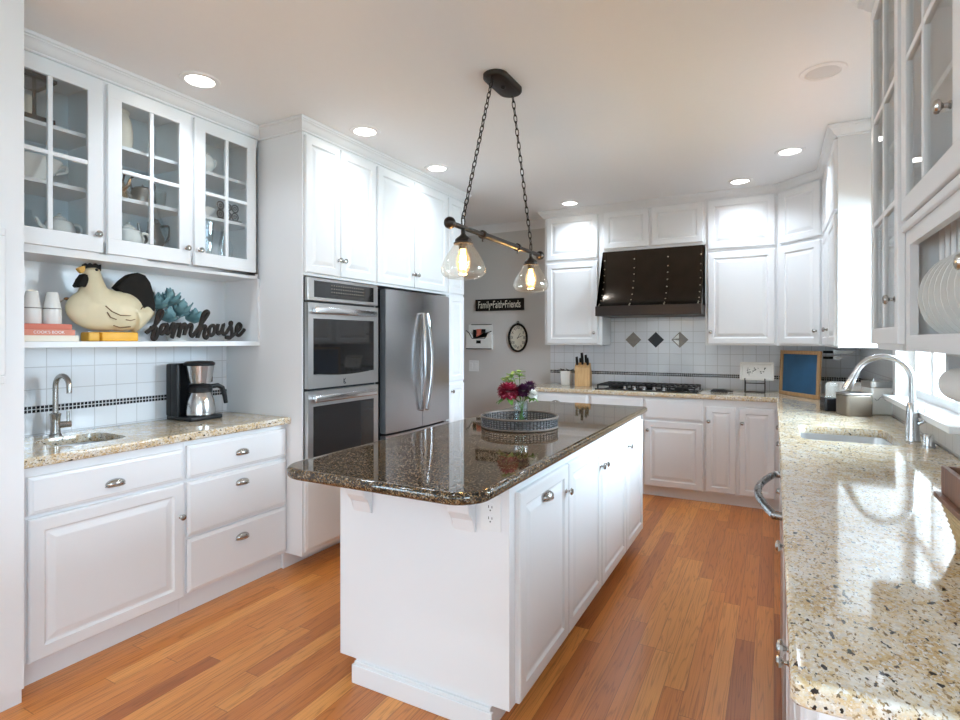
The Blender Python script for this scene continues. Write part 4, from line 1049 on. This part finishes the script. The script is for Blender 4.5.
# ------------------------------------------------------------------ bar faucet and coffee maker
bf = thing('bar_faucet', 'brushed nickel bar faucet behind the small sink', 'faucet', (-3.06, 1.375, CT + .0005))
MB().lathe([(.026, 0), (.026, .006), (.021, .012), (.019, .05), (.021, .09), (.024, .105), (.014, .11), (0, .11)], seg=20).build('body', NICKEL, bf)
pts = [Vector((0, 0, .10)), Vector((0, 0, .20))] + [Vector((.052 - .052 * math.cos(a), .01 * (1 - math.cos(a)) / 2, .238 + .052 * math.sin(a))) for a in [R(i * 12) for i in range(0, 16)]]
pts.append(pts[-1] + Vector((0.0, 0, -.03)))
MB().tube(pts, [.0118] * (len(pts) - 1) + [.0112], 12).build('spout', NICKEL, bf)
MB().cyl((0, .015, .05), (.01, .062, .05), .016, seg=14).tube([(.008, .05, .06), (.008, .05, .115)], .0065, 8).build('lever', NICKEL, bf)
cm = thing('coffee_maker', 'black and steel drip coffee maker with thermal carafe on the bar counter', 'coffee maker', (-3.0, 2.055, CT + .0008), LEFT)
MB().box(-.10, .105, -.115, .11, 0, .024, .008, 3).build('base', BLACKP, cm)
MB().box(-.105, .108, .052, .11, .02, .325, .012, 3).box(-.105, -.080, .005, .06, .02, .325, .008, 3).build('tower', BLACKP, cm)
MB().lathe([(.062, 0), (.080, .100), (.078, .102), (0, .102)], c=(.012, -.03, .212), seg=32).build('filter_basket', SATIN, cm)
MB().lathe([(.083, 0), (.084, .012), (.07, .022), (0, .026)], c=(.012, -.03, .315), seg=32).box(.094, .107, -.02, .06, .21, .335, .004).build('lid', BLACKP, cm)
ca_ = thing('carafe', 'steel thermal carafe with black handle standing on the coffee maker plate', 'carafe', (-2.965, 2.067, CT + .0255), LEFT)
MB().lathe([(0, 0), (.078, 0), (.083, .006), (.083, .03), (.076, .085), (.062, .13), (.058, .135)], seg=36).build('body', SATIN, ca_)
MB().lathe([(.059, .135), (.066, .138), (.068, .16), (.055, .178), (0, .182)], seg=32).build('lid', BLACKP, ca_)
MB().tube([(.05, -.01, .160), (.10, -.02, .166), (.128, -.026, .150), (.142, -.03, .10), (.150, -.03, .055)], [.013, .013, .012, .011, .010], 10, flat=1.2).build('handle', BLACKP, ca_)

# ------------------------------------------------------------------ shelf: books, canisters, hen, succulent, sign
SZ = 1.3805
bz = SZ
for (nm, th_, y1, mat, lab) in (('book', .0275, 1.402, CREAMB, 'cream cookbook at the bottom of the shelf stack'), ('book', .0265, 1.385, PEACH, 'peach cookbook in the middle of the shelf stack'), ('book', .025, 1.372, CORAL, 'coral cookbook on top of the shelf stack')):
    o = thing(nm, lab, 'book', (-2.95, 1.25, bz), LEFT)
    x1 = y1 - 1.25
    MB().box(-.16, x1, -.045, .09, 0, .003, .001).box(-.16, x1, -.045, .09, th_ - .003, th_, .001).box(-.16, x1, -.047, -.043, 0, th_, .001).build('cover', mat, o, smooth=0)
    MB().box(-.155, x1 - .004, -.043, .086, .003, th_ - .003).build('pages', PAPER, o, smooth=0)
    if mat is PEACH: text_mesh('lettering', "COOK'S BOOK", .018, PAPER, o, Matrix.Translation((.03, -.0475, th_ / 2)) @ Matrix.Rotation(R(90), 4, 'X'), .0004)
    bz += th_ + .0004
for y, lab in ((1.235, 'white ribbed shaker nearest the pantry panel on the book stack'), (1.315, 'white ribbed shaker beside the hen on the book stack')):
    o = thing('salt_shaker', lab, 'shaker', (-2.955, y, bz), LEFT)
    MB().lathe([(0, 0), (.034, 0), (.036, .004), (.036, .068), (.034, .07), (0, .07)], seg=28).build('base', CERAM, o)
    MB().lathe([(.0335, .0705), (.034, .074), (.023, .142), (.021, .147), (0, .148)], seg=28).build('top', CERAM, o)
    MB().lathe([(.0363, .069), (.0372, .071), (.0363, .073)], seg=28).build('seam_band', PEWTER, o)
sp_ = tag(MB().use(CHROME).tube([(-2.97, 1.345, bz + .10), (-2.97, 1.368, bz + .118)], .003, 6).use(BROWNL).ell((-2.97, 1.385, bz + .122), (.006, .018, .008), 10, 6).build('spreader', CHROME), 'small spreader with a brown handle leaning behind the second shaker', 'spreader')
# hen: outline points in the plane of the shelf
HX = -2.955
def hp(cx, cy):
    # point of the hen's outline (measured in 1/8 px) to metres along the shelf
    px, py = 60 + cx / 8, 255 + cy / 8
    k = (px - 480) / 549.8; th = R(28.13)
    dx = k * math.cos(th) - math.sin(th); dy = k * math.sin(th) + math.cos(th); t = HX / dx
    return (t * dy, 1.385 + t * (340.4 - py) / 549.8)
hen = thing('hen_figurine', 'large cream painted wooden hen with black tail and yellow feet', 'figurine', (HX, 1.56, SZ))
m = MB()
Yc, Zc = hp(345, 440)
m.ell((HX, *hp(330, 435)), (.072, hp(588, 440)[0] - hp(330, 440)[0], Zc - hp(345, 612)[1]), 32, 20)
m.ell((HX, *hp(480, 450)), (.070, hp(660, 440)[0] - hp(480, 440)[0], hp(345, 285)[1] - hp(345, 450)[1]), 32, 20)
m.ell((HX, *hp(250, 430)), (.066, hp(250, 440)[0] - hp(74, 440)[0], hp(345, 300)[1] - hp(345, 430)[1]), 32, 20)
m.tube([(HX, *hp(560, 500)), (HX, *hp(640, 485)), (HX, *hp(690, 460)), (HX, *hp(668, 375))], [.085, .055, .045, .014], 14)
m.tube([(HX, *hp(270, 380)), (HX, *hp(268, 290)), (HX, *hp(262, 220)), (HX, *hp(252, 150)), (HX, *hp(246, 122)), (HX, *hp(243, 102))], [.072, .064, .047, .039, .038, .024], 20)
hb_ = m.build('body', CREAM, hen, world=True)
rm = hb_.modifiers.new('union', 'REMESH'); rm.mode = 'VOXEL'; rm.voxel_size = .005; rm.use_smooth_shade = True
sm = hb_.modifiers.new('smooth', 'SMOOTH'); sm.factor = .5; sm.iterations = 14
pr = lambda y, z, x: Vector((x, y, z))
def flat_part(pts, name, mat, d, bev=.004, parent=hen): return MB().prism([hp(*p) for p in pts], pr, HX - d, HX + d, bev).build(name, mat, parent, world=True, smooth=30)
flat_part([(430, 262), (480, 205), (540, 160), (600, 143), (660, 165), (700, 220), (725, 300), (738, 400), (738, 445), (700, 470), (620, 460), (560, 400), (520, 330)], 'tail', BLACKW, .028)
flat_part([(182, 110), (180, 78), (202, 65), (218, 82), (238, 64), (258, 82), (280, 65), (300, 84), (324, 76), (322, 130), (290, 122), (240, 112)], 'comb', BLACKW, .009, .0015)
flat_part([(196, 85), (165, 92), (130, 110), (150, 132), (165, 148), (196, 132)], 'beak', BEAK, .012, .003)
flat_part([(178, 152), (150, 190), (120, 245), (135, 260), (168, 252), (200, 262), (215, 235), (212, 195), (200, 165)], 'wattle', BLACKW, .03, .004)
for sx in (1, -1):
    e = MB().ell((HX + sx * .0375, *hp(260, 122)), (.007, .007, .007), 12, 8).build('eye', DARK, hen, world=True)
fx = lambda p, k: (HX + .0757 * k, *hp(*p))
wl = MB()
for ps_, k in (([(300, 410), (350, 455), (420, 485), (500, 488), (570, 465), (620, 415)], .97), ([(312, 460), (340, 500), (390, 518)], .95), ([(470, 520), (510, 526), (550, 515)], .88), ([(375, 565), (430, 582), (520, 575)], .72)):
    pts = []
    for q in ps_:
        y, z = hp(*q); a = min(.98, ((y - Yc) / (hp(620, 440)[0] - Yc)) ** 2 + ((z - Zc) / (Zc - hp(345, 608)[1])) ** 2); pts.append((HX + max(.073 * math.sqrt(1 - a * .55), .042), y, z))
    wl.tube(pts, .0028, 6)
wl.build('wing_line_groove', BROWNL, hen, world=True)
yb0, yb1 = hp(285, 640)[0], hp(575, 640)[0]
MB().box(HX - .05, HX + .06, yb0, yb1, SZ, SZ + .046, .006, 3).build('foot_base', YELLOW, hen, world=True)
MB().box(HX - .03, HX + .05, yb0 - .055, yb0 - .004, SZ, SZ + .045, .008, 3).build('foot', BEAK, hen, world=True)
# succulent in a white pot
su = thing('succulent_plant', 'blue green artificial succulent behind the cut-out word sign', 'plant', (-3.025, 1.965, SZ))
MB().lathe([(0, 0), (.05, 0), (.065, .085), (.06, .085), (.055, .07), (0, .07)], seg=28).build('pot', CERAM, su)
lv = MB(); rnd = random.Random(5)
for cx, cy, cz, nL, sc in ((.0, -.11, .20, 26, .095), (.005, .02, .165, 26, .10), (-.005, -.04, .225, 24, .095), (.02, -.06, .13, 20, .085), (.01, .10, .13, 18, .085)):
    for i in range(nL):
        a = i * 2.399; el = .1 + 1.3 * i / nL
        leaf(lv, (cx, cy, cz - .02), (.8 * math.cos(a) * math.cos(el), math.sin(a) * math.cos(el), math.sin(el)), sc * rnd.uniform(.7, 1.05), .026, -.25)
lv.build('foliage', SUCC, su)
# script word
SX = -2.90
def fp(cx, cy):
    px, py = 140 + cx / 8.727, 300 + cy / 8.727
    k = (px - 480) / 549.8; th = R(28.13)
    dx = k * math.cos(th) - math.sin(th); dy = k * math.sin(th) + math.cos(th); t = SX / dx
    return Vector((SX, t * dy, 1.385 + t * (340.4 - py) / 549.8))
def smooth_path(pts, n=5):
    out = []; P_ = [pts[0]] + list(pts) + [pts[-1]]
    for i in range(1, len(P_) - 2):
        p0, p1, p2, p3 = P_[i - 1], P_[i], P_[i + 1], P_[i + 2]
        for k in range(n):
            u = k / n
            out.append(tuple(.5 * ((2 * b) + (-a + c) * u + (2 * a - 5 * b + 4 * c - d) * u * u + (-a + 3 * b - 3 * c + d) * u ** 3) for a, b, c, d in zip(p0, p1, p2, p3)))
    out.append(tuple(pts[-1])); return out
strokes = [
    [(52, 282), (110, 235), (165, 170), (195, 112), (188, 88), (160, 105), (140, 180), (118, 270), (108, 325), (128, 335), (152, 290), (140, 240), (92, 236)],       # f
    [(228, 212), (195, 215), (175, 265), (188, 290), (220, 262), (240, 208), (230, 262), (240, 288), (262, 268)],                                                   # a
    [(262, 268), (285, 205), (300, 218), (290, 275), (278, 325), (300, 260), (325, 210), (340, 215)],                                                                 # r
    [(340, 215), (352, 208), (345, 262), (335, 318), (356, 245), (385, 205), (398, 220), (385, 300), (405, 245), (440, 208), (452, 225), (440, 285), (455, 312), (475, 290)],  # m
    [(475, 290), (545, 190), (595, 112), (580, 92), (552, 120), (525, 220), (500, 325), (528, 255), (562, 220), (572, 240), (558, 300), (575, 328), (600, 300)],      # h
    [(640, 215), (612, 230), (602, 280), (620, 305), (645, 280), (650, 235), (636, 212), (655, 228), (682, 222)],                                                     # o
    [(682, 205), (672, 262), (685, 290), (712, 262), (730, 205), (718, 265), (730, 295), (752, 282)],                                                                 # u
    [(752, 282), (790, 222), (798, 190), (786, 200), (800, 250), (800, 305), (775, 330), (750, 318), (792, 318), (830, 290)],                                         # s
    [(830, 290), (868, 250), (880, 218), (862, 202), (842, 235), (840, 285), (862, 305), (890, 280), (912, 250)],                                                     # e
]
sg_ = thing('word_sign', 'dark wooden cut-out script sign reading farmhouse on the open shelf', 'sign', (SX, 2.03, SZ))
m = MB()
for st in strokes:
    pth = smooth_path([fp(*p) for p in st])
    m.tube(pth, .0105, 8, flat=1.0)
zmin = min(v.co.z for v in m.bm.verts)
m.xf(Matrix.Translation((0, 0, SZ + .0005 - zmin)))
m.build('lettering', SIGNW, sg_, world=True)

# ------------------------------------------------------------------ contents of the glass cabinets
CB = (1.7655 + .088, 2.1005, 2.3555)     # heights of cabinet floor and two shelves
GX = -2.945
def pot_body(o, prof, mat, name='body'): return MB().lathe(prof, seg=28).build(name, mat, o)
def teapot(label, loc, rz, s=1.0, mat=CERAM, name='teapot'):
    o = thing(name, label, 'teapot', loc, rz)
    pot_body(o, [(0, 0), (.05 * s, 0), (.075 * s, .03 * s), (.082 * s, .065 * s), (.065 * s, .105 * s), (.035 * s, .12 * s), (.03 * s, .122 * s)], mat)
    pot_body(o, [(.034 * s, .120 * s), (.036 * s, .125 * s), (.02 * s, .138 * s), (.008 * s, .142 * s), (.012 * s, .152 * s), (0, .16 * s)], mat, 'lid')
    MB().tube(smooth_path([(.07 * s, 0, .10 * s), (.105 * s, 0, .105 * s), (.125 * s, 0, .075 * s), (.105 * s, 0, .04 * s), (.078 * s, 0, .035 * s)]), .009 * s, 8).build('handle', mat, o)
    MB().tube([(-.07 * s, 0, .05 * s), (-.105 * s, 0, .07 * s), (-.125 * s, 0, .11 * s)], [.016 * s, .012 * s, .008 * s], 10).build('spout', mat, o)
    return o
def kettle(label, loc, rz, s, mat):
    o = thing('kettle', label, 'kettle', loc, rz)
    pot_body(o, [(0, 0), (.062 * s, 0), (.066 * s, .01 * s), (.05 * s, .085 * s), (.038 * s, .095 * s), (.01 * s, .102 * s), (0, .115 * s)], mat)
    MB().tube(smooth_path([(.055 * s, 0, .075 * s), (.062 * s, 0, .13 * s), (.0, 0, .165 * s), (-.062 * s, 0, .13 * s), (-.055 * s, 0, .075 * s)]), .005 * s, 8).build('handle', BLACKP, o)
    MB().tube([(-.055 * s, 0, .03 * s), (-.09 * s, 0, .06 * s), (-.10 * s, 0, .09 * s)], [.011 * s, .009 * s, .006 * s], 8).build('spout', mat, o)
    return o
# first door
la = thing('lantern', 'dark metal lantern on the top shelf behind the first glass door', 'lantern', (GX, 1.20, CB[2] + .0005), LEFT)
m = MB()
for x in (-.075, .063):
    for y in (-.075, .063): m.box(x, x + .012, y, y + .012, .02, .19)
m.box(-.085, .085, -.085, .085, 0, .02).box(-.09, .09, -.09, .09, .185, .2)
m.lathe([(.12, .2), (.05, .235), (.02, .24), (0, .24)], seg=4, M=Matrix.Rotation(R(45), 4, 'Z')).build('frame', BLACKW, la, smooth=0)
MB().box(-.07, .07, -.07, .07, .021, .184).build('glass', GLASS, la, smooth=0)
MB().cyl((0, 0, .021), (0, 0, .12), .03, seg=18).build('candle', CREAMB, la)
for y, s_, nm in ((1.215, 1.0, 'white oval tureen on the middle shelf behind the first glass door'),):
    o = thing('tureen', nm, 'tureen', (GX, 1.225, CB[1] + .0005), LEFT)
    MB().lathe([(0, 0), (.06, 0), (.065, .015), (.10, .06), (.118, .10), (.122, .104), (.112, .10), (.09, .06), (0, .02)], seg=32, sy=.75).build('bowl', CERAM, o)
    for sx in (-1, 1): MB().tube(smooth_path([(sx * .105, 0, .085), (sx * .14, 0, .10), (sx * .142, 0, .075), (sx * .098, 0, .055)]), .007, 8).build('handle', CERAM, o)
teapot('white teapot at the bottom behind the first glass door', (GX + .01, 1.335, CB[0] + .0005), R(95), .78)
wk = kettle('gray metal kettle with a tall wire handle behind the first glass door', (GX - .03, 1.135, CB[0] + .0005), LEFT, 1.0, PEWTER)
# second door
jr = thing('pitcher', 'pale stoneware pitcher on the top shelf behind the second glass door', 'pitcher', (GX, 1.595, CB[2] + .0005), LEFT)
pot_body(jr, [(0, 0), (.06, 0), (.066, .01), (.07, .08), (.062, .15), (.05, .175), (.056, .195), (.05, .195), (.045, .175), (.05, .14), (0, .02)], plain('pale stoneware', (.66, .60, .50), .4))
MB().tube(smooth_path([(-.055, 0, .165), (-.095, 0, .15), (-.10, 0, .10), (-.066, 0, .06)]), .007, 8).build('handle', CERAM, jr)
kettle('small copper toned kettle with a black handle behind the second glass door', (GX + .04, 1.555, CB[1] + .0005), R(200), .95, plain('pale brass', (.55, .42, .28), .25, 1.0))
kettle('dark steel kettle on the middle shelf behind the second glass door', (GX - .02, 1.735, CB[1] + .0005), LEFT, 1.0, PEWTER)
tg = thing('glass_tumbler', 'clear glass tumbler in front of the dark steel kettle', 'glass', (GX + .08, 1.765, CB[1] + .0005))
pot_body(tg, [(0, 0), (.028, 0), (.033, .07), (.031, .07), (.027, .006), (0, .006)], VGLASS)
teapot('white round teapot at the bottom behind the second glass door', (GX + .02, 1.64, CB[0] + .0005), LEFT, .88)
ew = thing('silver_coffee_pot', 'tarnished silver coffee pot behind the white teapot, second glass door', 'coffee pot', (GX - .06, 1.82, CB[0] + .0005), LEFT)
pot_body(ew, [(0, 0), (.04, 0), (.03, .02), (.05, .06), (.052, .09), (.032, .14), (.03, .17), (.034, .172), (.02, .195), (.008, .2), (0, .215)], PEWTER)
MB().tube(smooth_path([(.032, 0, .16), (.085, 0, .17), (.08, 0, .10), (.05, 0, .07)]), .006, 8).build('handle', PEWTER, ew)
MB().tube([(-.048, 0, .08), (-.075, 0, .10), (-.085, 0, .16)], [.012, .01, .006], 8).build('spout', PEWTER, ew)
# third door
sb = thing('sugar_bowl', 'white lidded sugar bowl on the top shelf behind the third glass door', 'bowl', (GX + .01, 2.05, CB[2] + .0005), LEFT)
pot_body(sb, [(0, 0), (.045, 0), (.072, .035), (.075, .065), (.058, .10), (.05, .105), (0, .105)], CERAM)
pot_body(sb, [(.054, .105), (.05, .115), (.02, .13), (.01, .135), (.014, .145), (0, .152)], CERAM, 'lid')
MB().tube(smooth_path([(.06, 0, .095), (.095, 0, .10), (.095, 0, .065), (.07, 0, .05)]), .006, 8).build('handle', CERAM, sb)
wb = thing('serving_bowl', 'low white bowl on the middle shelf behind the third glass door', 'bowl', (GX + .03, 2.035, CB[1] + .0005))
pot_body(wb, [(0, 0), (.04, 0), (.075, .04), (.078, .045), (.07, .04), (.035, .01), (0, .01)], CERAM)
wr = thing('napkin_holder', 'black scrolled iron napkin holder behind the third glass door', 'napkin holder', (GX + .05, 2.20, CB[1] + .0005), LEFT)
m = MB()
for x in (-.05, 0, .05):
    for z in (.035, .085):
        m.tube([(x + .022 * math.cos(a), 0, z + .022 * math.sin(a)) for a in [2 * PI * k / 14 for k in range(14)]], .004, 6, closed=True)
        m.tube([(x + .009 * math.cos(a), 0, z + .009 * math.sin(a)) for a in [2 * PI * k / 10 for k in range(10)]], .0035, 6, closed=True)
m.box(-.075, .075, -.03, .03, 0, .008).build('scroll_frame', BLACKW, wr)
gp = thing('glass_pitcher', 'clear fluted glass pitcher at the bottom behind the third glass door', 'pitcher', (GX + .02, 2.045, CB[0] + .0005), LEFT)
m = MB(); n = 32; rings = []
for r, z in ((.045, 0), (.05, .01), (.058, .06), (.06, .12), (.066, .21), (.07, .225)):
    rings.append([m.bm.verts.new((r * (1 + .05 * math.cos(k * PI)) * math.cos(2 * PI * k / n), r * (1 + .05 * math.cos(k * PI)) * math.sin(2 * PI * k / n), z)) for k in range(n)])
for a, c in zip(rings, rings[1:]):
    for i in range(n): m.f([a[i], a[(i + 1) % n], c[(i + 1) % n], c[i]])
m.f(rings[0]); m.build('body', VGLASS, gp)
gc = thing('glass_carafe', 'tall clear glass carafe beside the fluted pitcher, third glass door', 'carafe', (GX + .04, 2.19, CB[0] + .0005))
pot_body(gc, [(0, 0), (.04, 0), (.042, .09), (.025, .15), (.025, .20), (.03, .22)], VGLASS)
# near cabinets on the window wall: stacked plates and glasses
for i in range(5):
    p = tag(MB().lathe([(0, 0), (.06, .001), (.105, .014), (.108, .016), (.10, .015), (.06, .005), (0, .004)], seg=36).build('plate', CERAM), 'white plate in the stack behind the near glass door', 'plate', 'plates stacked behind the near glass door')
    p.location = (.50, 1.73, 1.355 + .366 + i * .012)
for i, (x, y) in enumerate(((.44, 1.60), (.52, 1.62), (.44, 1.70), (.52, 1.72), (.44, 1.80), (.52, 1.82))):
    g = tag(MB().lathe([(0, 0), (.03, 0), (.037, .11), (.035, .11), (.028, .006), (0, .006)], seg=24).build('drinking_glass', VGLASS), 'clear drinking glass on the shelf behind the near glass door', 'glass', 'glasses behind the near glass door')
    g.location = (x, y, 1.355 + .7005)
for i, (x, y) in enumerate(((.45, 2.28), (.45, 2.40), (.45, 2.52), (.55, 2.34), (.55, 2.46))):
    g = tag(MB().lathe([(0, 0), (.032, 0), (.006, .01), (.005, .08), (.03, .11), (.038, .15), (.032, .19), (.03, .19), (.036, .15), (.028, .112), (0, .09)], seg=24).build('wine_glass', VGLASS), 'clear stemmed glass inside the narrow glass door cabinet', 'glass', 'stemmed glasses in the narrow cabinet')
    g.location = (x, y, 1.375 + .7205)

# ------------------------------------------------------------------ things on the gray wall
fs = thing('wall_sign', 'black wooden sign lettered Family-Faith-Friends on the gray wall', 'sign', (-2.75, YB - .0005, 1.79))
MB().box(-.305, .305, -.02, 0, -.067, .067, .003).build('board', BLACKW, fs, smooth=0)
text_mesh('lettering', 'Family•Faith•Friends', .118, IVORY, fs, Matrix.Translation((0, -.0205, 0)) @ Matrix.Rotation(R(90), 4, 'X'), .0006, .56)
ck2 = thing('wall_clock', 'oval black framed clock with roman numerals on the gray wall', 'clock', (-2.518, YB - .0005, 1.415))
E_ = lambda a, b, k, n: (a * math.cos(2 * PI * k / n), b * math.sin(2 * PI * k / n))
MB().tube([(E_(.108, .15, k, 40)[0], -.016, E_(.108, .15, k, 40)[1]) for k in range(40)], .0125, 10, closed=True).build('frame', BLACKW, ck2)
MB().tube([(.012 * math.cos(2 * PI * k / 12), -.012, .172 + .012 * math.sin(2 * PI * k / 12)) for k in range(12)], .004, 6, closed=True).build('hanging_loop', BLACKW, ck2)
MB().prism([E_(.105, .147, k, 40) for k in range(40)], lambda x, z, y: Vector((x, y, z)), -.011, -.001).build('dial', IVORY, ck2, smooth=0)
for i, s_ in enumerate(('XII', 'I', 'II', 'III', 'IIII', 'V', 'VI', 'VII', 'VIII', 'IX', 'X', 'XI')):
    a = PI / 2 - 2 * PI * i / 12
    text_mesh('numeral', s_, .048, BLACKW, ck2, Matrix.Translation((.076 * math.cos(a), -.0112, .112 * math.sin(a))) @ Matrix.Rotation(R(90), 4, 'X'), .0005, .75)
for a, l in ((R(55), .055), (R(18), .07)):
    MB().tube([(-.012 * math.cos(a), -.0135, -.012 * math.sin(a)), (l * math.cos(a), -.0135, l * 1.2 * math.sin(a))], [.003, .0015], 6).build('hand', BLACKW, ck2)
mh = thing('mail_holder', 'white enamel wall pocket holding dark cards on the gray wall', 'wall pocket', (-2.995, YB - .0005, 1.285))
MB().box(-.155, .155, -.012, 0, .0, .285, .003).build('back_plate', CERAM, mh, smooth=0)
fp_ = MB().prism([(-.165, 0), (.165, 0), (.165, .165), (.13, .20), (.10, .135), (-.08, .125), (-.115, .19), (-.165, .215)], lambda x, z, y: Vector((x, y, z)), -.05, -.012)
fp_.build('front_pocket', CERAM, mh, smooth=0)
MB().tube([(-.165, -.05, .215), (-.125, -.05, .185), (-.09, -.05, .125), (.08, -.05, .125), (.11, -.05, .185), (.165, -.05, .205)], .005, 6).tube([(-.165, -.05, .004), (.165, -.05, .004)], .005, 6).tube([(-.115, -.014, .283), (.15, -.014, .283)], .004, 6).build('black_rim', BLACKW, mh)
MB().box(-.032, .028, -.0525, -.05, .065, .10, .001).build('label_plate', BLACKW, mh, smooth=0)
for x0, x1, z1, mat, nm in ((-.085, -.045, .245, BLACKW, 'dark card on one side in the white wall pocket'), (-.04, .02, .25, CORAL, 'red card in the middle of the white wall pocket'), (.025, .075, .25, BLACKW, 'dark brown card beside the red card in the wall pocket')):
    o = tag(MB().box(-2.995 + x0, -2.995 + x1, YB - .030, YB - .024, 1.285 + .10, 1.285 + z1 - .02).build('card', mat, smooth=0), nm, 'card')

# ------------------------------------------------------------------ tray, vase and flowers on the island
TC = (-1.198, 2.688)
tr = thing('rattan_tray', 'round dark woven rattan tray on the island under the flower vase', 'tray', (*TC, CT + .0005))
m = MB(); n = 64; r0 = .197
for k in range(n):
    a = 2 * PI * k / n
    ca_2, sa = math.cos(a), math.sin(a)
    m.tube([(r0 * ca_2, r0 * sa, .006), (r0 * 1.01 * ca_2, r0 * 1.01 * sa, .056)], .0042, 5)
for j, z in enumerate((.012, .0225, .033, .0435, .052)):
    m.tube([((r0 + .002 + .003 * (1 if (k + j) % 2 else -1)) * math.cos(2 * PI * k / n), (r0 + .002 + .003 * (1 if (k + j) % 2 else -1)) * math.sin(2 * PI * k / n), z) for k in range(n)], .0032, 5, closed=True)
m.build('woven_side', RATTAN, tr)
MB().lathe([(0, 0), (.199, 0), (.201, .004), (.199, .008), (0, .008)], seg=48).build('base', RATTAN, tr)
for z, rr in ((.058, .0055), (.006, .005)): MB().tube([(.201 * math.cos(2 * PI * k / 48), .201 * math.sin(2 * PI * k / 48), z) for k in range(48)], rr, 8, closed=True).build('rim', RATRIM, tr)
VX, VY, VZ = -1.195, 2.70, CT + .009
va = thing('flower_vase', 'small clear glass vase of cut flowers in the rattan tray', 'vase', (VX, VY, VZ))
MB().lathe([(0, 0), (.036, 0), (.038, .004), (.038, .125), (.036, .125), (.035, .01), (0, .01)], seg=32).build('glass', VGLASS, va)
def pos(px, py):      # a point of the bouquet, seen across its own plane
    k = (px - 480) / 549.8; th = R(28.13); dz_ = 2.935
    return Vector((k * dz_ * math.cos(th) - dz_ * math.sin(th), k * dz_ * math.sin(th) + dz_ * math.cos(th), 1.385 + dz_ * (340.4 - py) / 549.8))
def petals(m, c, r, n, pl_, pw, rnd, squash=.85):
    for i in range(n):
        z = 1 - 1.7 * (i + .5) / n; a = i * 2.399; q = math.sqrt(max(0, 1 - z * z)); d_ = Vector((q * math.cos(a), q * math.sin(a), z))
        leaf(m, Vector(c) + Vector((d_.x * r * .45, d_.y * r * .45, d_.z * r * .45 * squash)), d_ + Vector((0, 0, .25)), pl_ * rnd.uniform(.8, 1.1), pw, .35)
def flower(name, label, px, py, r, mat, n=60, pl_=None, pw=None, accents=None, depth=0.0, seed=1, greens=5):
    rnd = random.Random(seed); c = pos(px, py) + Vector((math.sin(R(28.13)), -math.cos(R(28.13)), 0)) * depth
    o = thing(name, label, 'flower', (VX, VY, VZ + .012))
    foot = Vector((VX, VY, VZ + .015)) + Vector((rnd.uniform(-.015, .015), rnd.uniform(-.015, .015), 0)); neck = Vector((VX, VY, VZ + .125)) + (c - Vector((VX, VY, c.z))).normalized() * .018
    MB().tube(smooth_path([foot, neck, c - Vector((0, 0, r * .4))], 4), .0025, 6).build('stem', GREEN, o, world=True)
    m = MB(); petals(m, c, r, n, pl_ or r * .62, pw or r * .30, rnd); m.build('bloom', mat, o, world=True)
    if accents:
        m = MB(); petals(m, c + Vector((.0, -.004, .004)), r * 1.05, n // 3, (pl_ or r * .75) * .8, (pw or r * .28) * .6, random.Random(seed + 9)); m.build('accent_petals', accents, o, world=True)
    m = MB()
    for i in range(greens):
        a = rnd.uniform(0, 2 * PI); leaf(m, c - Vector((0, 0, r * .55)), (math.cos(a), math.sin(a), rnd.uniform(-.3, .2)), r * 1.25, r * .32, .35)
    m.build('foliage', GREEN, o, world=True)
    return o
flower('red_flower', 'full crimson flower head leaning out of the vase', 508, 391, .054, RED, 130, accents=PINK, depth=.02, seed=2)
flower('purple_flower', 'dark purple flower head beside the crimson bloom', 523, 390.5, .042, PURP, 100, depth=.01, seed=3)
flower('purple_flower', 'second dark purple flower head next to the white bloom', 530, 386.5, .034, PURP, 60, depth=-.02, seed=4)
flower('white_flower', 'small white flower on the side of the bouquet by the cooktop', 532.5, 394, .030, WPETAL, 50, depth=.03, seed=5)
for i, (px, py, sd) in enumerate(((512, 374, 6), (519, 371, 7), (506.5, 377, 8))):
    rnd = random.Random(sd); c = pos(px, py)
    o = thing('green_sprig', 'light green leafy sprig rising from the top of the bouquet', 'foliage', (VX, VY, VZ + .012), 0, 'green sprigs in the bouquet')
    MB().tube(smooth_path([Vector((VX, VY, VZ + .015)), Vector((VX, VY, VZ + .13)), c], 4), .002, 6).build('stem', GREEN, o, world=True)
    m = MB()
    for k in range(14):
        a = rnd.uniform(0, 2 * PI); leaf(m, c - Vector((0, 0, .05 * rnd.random())), (math.cos(a), math.sin(a), rnd.uniform(.1, 1)), .034, .012, .2)
    m.build('foliage', LIME, o, world=True)
m = MB()

# outdoor ground seen through the windows
struct(MB().box(-30, 30, -30, 30, -.5, -.45).build('ground', GRASSG, smooth=0))
